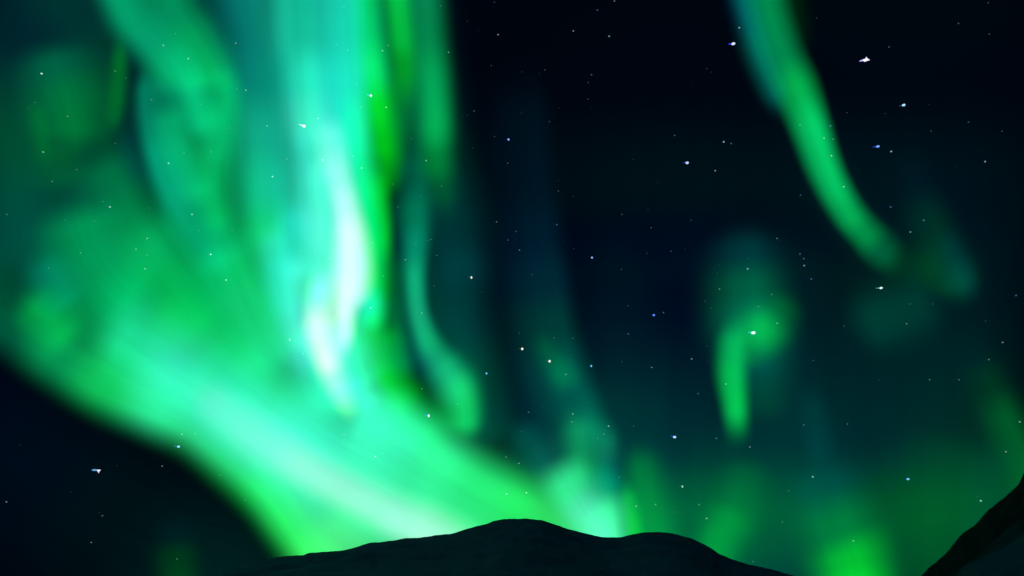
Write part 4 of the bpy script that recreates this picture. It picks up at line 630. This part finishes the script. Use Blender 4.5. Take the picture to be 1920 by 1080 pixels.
    (789, 367, 0.94, (0.0316, 0.1839, 0.1220), 'faint cyan star well above and left of the white star beside the teal wisp'),
    (886, 277, 0.94, (0.0227, 0.0344, 0.0404), 'faint white star a little left of the blue star past the green rays'),
    (1075, 368, 0.94, (0.0319, 0.0339, 0.0329), 'faint yellowish star above the light blue star in the darkest gap'),
    (1215, 393, 0.94, (0.0228, 0.0324, 0.0416), 'faint white star below and left of the lone bright blue star in the dark gap'),
    (1233, 342, 0.94, (0.0227, 0.0330, 0.0408), 'faint white star below and left of the cyan pair in the dark gap'),
    (1345, 512, 0.94, (0.0208, 0.0681, 0.0589), 'faint greenish star above and left of the large star inside the green hook'),
    (1403, 485, 0.94, (0.0223, 0.0837, 0.0784), 'faint greenish star left of the short blue star row'),
    (1649, 713, 0.94, (0.0194, 0.0502, 0.0502), "faint greenish star well below the white star below the streak's foot"),
    (1265, 960, 0.94, (0.0348, 0.2106, 0.0987), "faint greenish star a little below the pale star over the hill's shoulder"),
    (54, 200, 0.91, (0.0188, 0.1229, 0.0628), 'faint greenish star just below and left of the tiny star cluster'),
    (431, 240, 0.91, (0.0504, 0.5135, 0.2198), "faint greenish star above and left of the cyan star on the curtain's left flank"),
    (631, 84, 0.91, (0.0776, 0.7758, 0.5636), 'faint cyan star above and left of the tailed star on the green ray'),
    (669, 157, 0.91, (0.0795, 0.9234, 0.5782), 'faint cyan star just above and left of the tailed star on the green ray'),
    (868, 218, 0.91, (0.0117, 0.0300, 0.0280), 'faint greenish star below the cyan star on the rightmost green ray'),
    (786, 243, 0.91, (0.0265, 0.2184, 0.0918), 'faint greenish star below and right of the tailed star on the green ray'),
    (1011, 138, 0.91, (0.0202, 0.0208, 0.0214), 'faint yellowish star above and right of the blue star past the green rays'),
    (1048, 203, 0.91, (0.0202, 0.0208, 0.0212), 'faint yellowish star well below and left of the cyan star high in the dark gap'),
    (1742, 196, 0.91, (0.0143, 0.0200, 0.0263), 'faint white star a little right of the pale blue star under the brightest star'),
    (435, 433, 0.91, (0.0446, 0.4429, 0.1659), 'faint greenish star a little above and right of the cyan star under the forked curtain'),
    (122, 413, 0.91, (0.0276, 0.2369, 0.1114), 'faint greenish star left of the cyan star in the smooth green'),
    (540, 355, 0.91, (0.0640, 0.5770, 0.3892), "faint cyan star just below and right of the cyan star on the curtain's left flank"),
    (778, 456, 0.91, (0.0335, 0.3031, 0.1854), 'faint greenish star above and left of the white star beside the teal wisp'),
    (563, 470, 0.91, (0.1016, 0.9164, 0.6456), "faint cyan star below the cyan star on the curtain's left flank"),
    (842, 427, 0.91, (0.0067, 0.0472, 0.0591), 'faint blue star above and left of the white star beside the teal wisp'),
    (880, 450, 0.91, (0.0063, 0.0369, 0.0529), 'faint blue star a little above the white star beside the teal wisp'),
    (1047, 339, 0.91, (0.0145, 0.0222, 0.0291), 'faint white star below and right of the blue star past the green rays'),
    (1057, 451, 0.91, (0.0050, 0.0141, 0.0349), 'faint blue star well above and right of the white star beside the teal wisp'),
    (1285, 467, 0.91, (0.0149, 0.0220, 0.0335), 'faint white star above and right of the sapphire star between thread and hook'),
    (1187, 299, 0.91, (0.0145, 0.0222, 0.0282), 'faint white star left of the lone bright blue star in the dark gap'),
    (1349, 496, 0.91, (0.0132, 0.0490, 0.0479), 'faint greenish star well above and right of the sapphire star between thread and hook'),
    (1461, 451, 0.91, (0.0152, 0.0285, 0.0371), 'faint white star a little above and left of the short blue star row'),
    (1529, 472, 0.91, (0.0049, 0.0163, 0.0333), 'faint blue star just above and right of the short blue star row'),
    (1792, 312, 0.91, (0.0147, 0.0234, 0.0309), 'faint white star right of the ringlike white star'),
    (927, 688, 0.91, (0.0063, 0.0411, 0.0467), "faint blue star just above and right of the sapphire star beside the wisp's lobe"),
    (871, 618, 0.91, (0.0148, 0.0705, 0.0649), "faint greenish star above and left of the sapphire star beside the wisp's lobe"),
    (1220, 545, 0.91, (0.0050, 0.0140, 0.0351), 'faint blue star a little above the sapphire star between thread and hook'),
    (1115, 717, 0.91, (0.0066, 0.0449, 0.0571), 'faint blue star just below the light blue star beyond the thread'),
    (1327, 679, 0.91, (0.0126, 0.0349, 0.0401), 'faint greenish star below and left of the large star inside the green hook'),
    (186, 961, 0.91, (0.0204, 0.0247, 0.0243), 'faint yellowish star a little below the flare in the dark corner'),
    (133, 923, 0.91, (0.0145, 0.0224, 0.0291), 'faint white star a little below and left of the flare in the dark corner'),
    (219, 873, 0.91, (0.0144, 0.0219, 0.0273), 'faint white star just right of the flare in the dark corner'),
    (398, 976, 0.91, (0.0046, 0.0169, 0.0296), "faint blue star well below and right of the cyan flare at the band's lower edge"),
    (37, 834, 0.91, (0.0146, 0.0213, 0.0302), 'faint white star well left of the flare in the dark corner'),
    (1150, 818, 0.91, (0.0143, 0.1331, 0.1056), "faint blue star just below and right of the cyan star at the thread's foot"),
    (1832, 931, 0.91, (0.0188, 0.1236, 0.0561), "faint greenish star just above and left of the slanted star at the mountain's edge"),
    (256, 145, 0.88, (0.0088, 0.0562, 0.0459), 'faint greenish star well above the cyan star on the forked curtain'),
    (50, 203, 0.88, (0.0115, 0.1038, 0.0510), 'faint greenish star well above and left of the cyan star in the smooth green'),
    (57, 205, 0.88, (0.0126, 0.1236, 0.0538), 'faint greenish star a little below the cyan star topping the dim left patch'),
    (62, 198, 0.88, (0.0130, 0.1305, 0.0557), 'faint greenish star far below and left of the cyan star on the upper fork limb'),
    (101, 261, 0.88, (0.0135, 0.1388, 0.0538), 'faint greenish star a little below and right of the tiny star cluster'),
    (376, 196, 0.88, (0.0417, 0.6011, 0.2476), 'faint greenish star above and right of the cyan star on the forked curtain'),
    (451, 110, 0.88, (0.0181, 0.2021, 0.1610), 'faint greenish star right of the cyan star on the upper fork limb'),
    (844, 31, 0.88, (0.0074, 0.0301, 0.0233), 'faint greenish star a little above the cyan star on the rightmost green ray'),
    (897, 58, 0.88, (0.0064, 0.0123, 0.0137), 'faint greenish star well above the blue star past the green rays'),
    (903, 144, 0.88, (0.0064, 0.0124, 0.0140), 'faint greenish star well right of the tailed star on the green ray'),
    (867, 213, 0.88, (0.0068, 0.0222, 0.0207), 'faint greenish star far right of the tailed star on the cyan curtain'),
    (1014, 142, 0.88, (0.0025, 0.0068, 0.0168), 'faint blue star above and right of the blue star past the green rays'),
    (995, 149, 0.88, (0.0083, 0.0125, 0.0180), 'faint white star well right of the cyan star on the rightmost green ray'),
    (1041, 240, 0.88, (0.0083, 0.0129, 0.0180), 'faint white star right of the blue star past the green rays'),
    (1109, 201, 0.88, (0.0082, 0.0119, 0.0166), 'faint white star below the cyan star high in the dark gap'),
    (1299, 157, 0.88, (0.0082, 0.0116, 0.0165), 'faint white star below and left of the tailed blue star beside the upper right streak'),
]
for i, (px, py, size, rgb, label) in enumerate(SMALL_STARS):
    o = bpy.data.objects.new('star', BALLS[i % 4]); C.objects.link(o)
    place_star(o, px, py)
    o.scale = (SC * size * 1.12, SC * size, SC * size * 0.95)
    paint(o, rgb)
    tag(o, label, 'star', 'stars scattered over the night sky')

BRIGHT_STARS = [  # place, head half sizes, tail reach, tail half width, head light, tail light, label
    (1375, 82, 3.28, 2.21, -9, -1.2, 1.5, (0.781, 0.866, 1.150), (0.045, 0.061, 1.000), "bright blue-haloed star with a left-pointing tail beside the upper right streak's outer edge"),
    (1694.5, 197, 2.65, 1.87, -8, -0.6, 1.0, (0.462, 0.866, 1.150), (0.045, 0.045, 0.188), 'pale blue star with a faint purple tail under the brightest star'),
    (1646, 274.5, 2.81, 1.87, -9, -1.2, 1.0, (0.216, 0.404, 1.150), (0.032, 0.061, 0.515), 'deep blue star with a thin tail close above a small white star'),
    (1288.5, 305.3, 2.81, 2.21, -7.5, -1.6, 1.0, (0.592, 0.741, 1.150), (0.045, 0.080, 0.791), 'bright blue star with a thin tail alone in the dark central gap'),
    (1652, 540, 2.65, 1.7, -9, -1.4, 1.0, (0.866, 1.099, 1.099), (0.156, 0.305, 0.305), "white star with a short tail below the upper right streak's faded foot"),
    (1412.5, 624, 3.74, 2.72, -9, -2.0, 1.8, (0.866, 1.050, 1.150), (0.061, 0.716, 0.644), 'large bluish white star shining inside the green hook'),
    (1265, 819.5, 2.81, 2.12, -8, -3, 1.3, (0.525, 0.781, 1.150), (0.013, 0.102, 0.716), 'blue star with a slanted tail between the green hook and the hill'),
    (979.2, 654.2, 1.95, 2.29, -7, -1.0, 1.0, (1.099, 1.050, 0.955), (0.061, 0.080, 0.091), 'creamy white star, upper one of a pair at the thin green thread'),
    (1030.5, 677.3, 1.95, 2.29, -6, -0.6, 0.9, (1.050, 1.099, 1.002), (0.061, 0.156, 0.114), 'creamy white star, lower one of a pair, touching the thin green thread'),
    (803.8, 779.6, 1.79, 2.72, -9, -2.2, 1.5, (0.866, 1.002, 1.150), (0.013, 0.515, 0.578), 'white star with a cyan tail where the wisp meets the green band'),
    (695.5, 179.4, 2.03, 2.12, -9, -1.8, 1.5, (0.910, 1.150, 1.150), (0.045, 0.831, 0.831), "white star with a cyan tail on the green ray's edge"),
    (570, 236.5, 2.81, 2.55, -10, -2.0, 1.6, (1.150, 1.099, 1.099), (0.680, 1.000, 1.000), 'brightest white star in front of the pale cyan curtain'),
    (884, 520.3, 1.64, 2.21, -7, -1.2, 0.9, (0.955, 1.050, 1.002), (0.032, 0.080, 0.080), 'white star alone in the dim gap beside the thin teal wisp'),
    (334.8, 837.4, 2.34, 1.87, -9, -0.8, 1.6, (0.257, 0.866, 1.050), (0.021, 0.188, 0.262), 'small cyan flare on the lower edge of the broad band'),
    (543.3, 637, 1.33, 2.04, -6, -0.8, 0.9, (0.351, 1.150, 0.866), (0.045, 0.791, 0.402), "mint green star beside the bright curtain's white lower lobe"),
    (953.5, 261.5, 1.79, 1.87, -6, -1.5, 0.9, (0.302, 0.462, 1.150), (0.007, 0.017, 0.156), "blue star at the dark gap's edge past the green rays"),
    (912.2, 700.2, 1.56, 1.95, -4, -0.8, 0.9, (0.179, 0.525, 1.002), (0.007, 0.045, 0.223), "small sapphire star beside the wisp's round lower lobe"),
    (1226, 590.8, 2.03, 1.87, -5, -1.0, 0.9, (0.118, 0.302, 1.099), (0.005, 0.032, 0.223), 'sapphire star in the dark sky between thread and hook'),
    (1702.5, 898.3, 2.34, 1.61, -4, -2, 1.0, (0.179, 0.592, 1.099), (0.005, 0.080, 0.156), 'bright blue star low in the green glow near the mountain'),
    (1279.5, 912.3, 1.48, 2.04, -8, -2, 0.9, (0.351, 0.664, 0.462), (0.007, 0.156, 0.080), "pale star low over the hill's rounded far shoulder"),
    (1108.6, 686.3, 1.72, 1.87, -3, -1, 0.9, (0.147, 0.592, 0.955), (0.005, 0.045, 0.188), 'light blue star beyond the thin green thread'),
    (1110, 483, 1.79, 1.7, -3, -0.8, 0.9, (0.302, 0.525, 0.910), (0.007, 0.032, 0.127), 'light blue star in the darkest part of the central gap'),
]
for px, py, rx, ry, tx, ty, th, hc, tc_, label in BRIGHT_STARS:
    root = tag(empty('star', (0, 0, 0)), label, 'star', 'bright stars with tails')
    place_star(root, px, py)
    ring = [(rx * math.cos(a * math.pi / 8) * (1 + 0.10 * math.sin(a * 2.3 + px)), ry * math.sin(a * math.pi / 8) * (1 + 0.10 * math.cos(a * 1.7 + py))) for a in range(16)]
    head = bpy.data.objects.new('head', flare_mesh('head', ring, min(rx, ry))); C.objects.link(head); head.parent = root
    paint(head, hc)
    if abs(tx) > 0:
        L = math.hypot(tx, ty); nx, ny = -ty / L, tx / L
        e = 0.35 * rx * -1
        tail_pts = [(e + nx * th, ny * th), (tx * .55 + nx * th * .75, -ty * .55 + ny * th * .75), (tx, -ty), (tx * .55 - nx * th * .75, -ty * .55 - ny * th * .75), (e - nx * th, -ny * th)]
        tail = bpy.data.objects.new('tail', flare_mesh('tail', tail_pts, th * .7)); C.objects.link(tail); tail.parent = root
        tail.location = (0, 0.5 * SC, 0); paint(tail, tc_)
# the two largest flares, each with its own outline
def big_flare(px, py, parts, label):
    root = tag(empty('star', (0, 0, 0)), label, 'star', 'bright stars with tails')
    place_star(root, px, py)
    for k, (name, pts, rgb) in enumerate(parts):
        o = bpy.data.objects.new(name, flare_mesh(name, [((x - px) * 0.78, (py - y) * 0.78) for x, y in pts], 1.0)); C.objects.link(o); o.parent = root
        o.location = (0, k * 0.6 * SC, 0); paint(o, tuple(lin(c) for c in rgb))
big_flare(1623, 112, [
    ('head', [(1617.5, 110), (1623, 109.6), (1625.4, 106.5), (1627, 110), (1630.8, 115.4), (1625.5, 115.2), (1620.5, 115.6), (1618, 113)], (255, 252, 255)),
    ('tail', [(1610, 111.4), (1614, 110), (1620, 109.6), (1621, 113), (1614, 112.6)], (205, 195, 255)),
    ('fringe', [(1608.5, 111.5), (1614, 108.8), (1623, 108.2), (1625.6, 104.6), (1628.6, 109), (1633, 116.6), (1626, 116.8), (1619, 117), (1615, 113.8)], (22, 8, 78))],
    'brightest star, a white arrowhead flare in the dark sky beyond the upper right streak')
big_flare(182, 883, [
    ('head', [(182, 880.2), (188.6, 880), (187.2, 882.6), (185.4, 887.6), (184.2, 884.2), (181.8, 883.2)], (250, 238, 250)),
    ('tail', [(171.5, 881.4), (176, 879.8), (184, 880.0), (184, 883.2), (177, 883.4), (172.5, 882.8)], (95, 170, 225)),
    ('fringe', [(170, 881.6), (176, 878.6), (190, 878.8), (188.6, 885), (185.2, 891), (182, 886.2), (176, 885), (171, 883.5)], (14, 6, 40))],
    'large white and blue flare alone in the dark lower corner beneath the broad band')
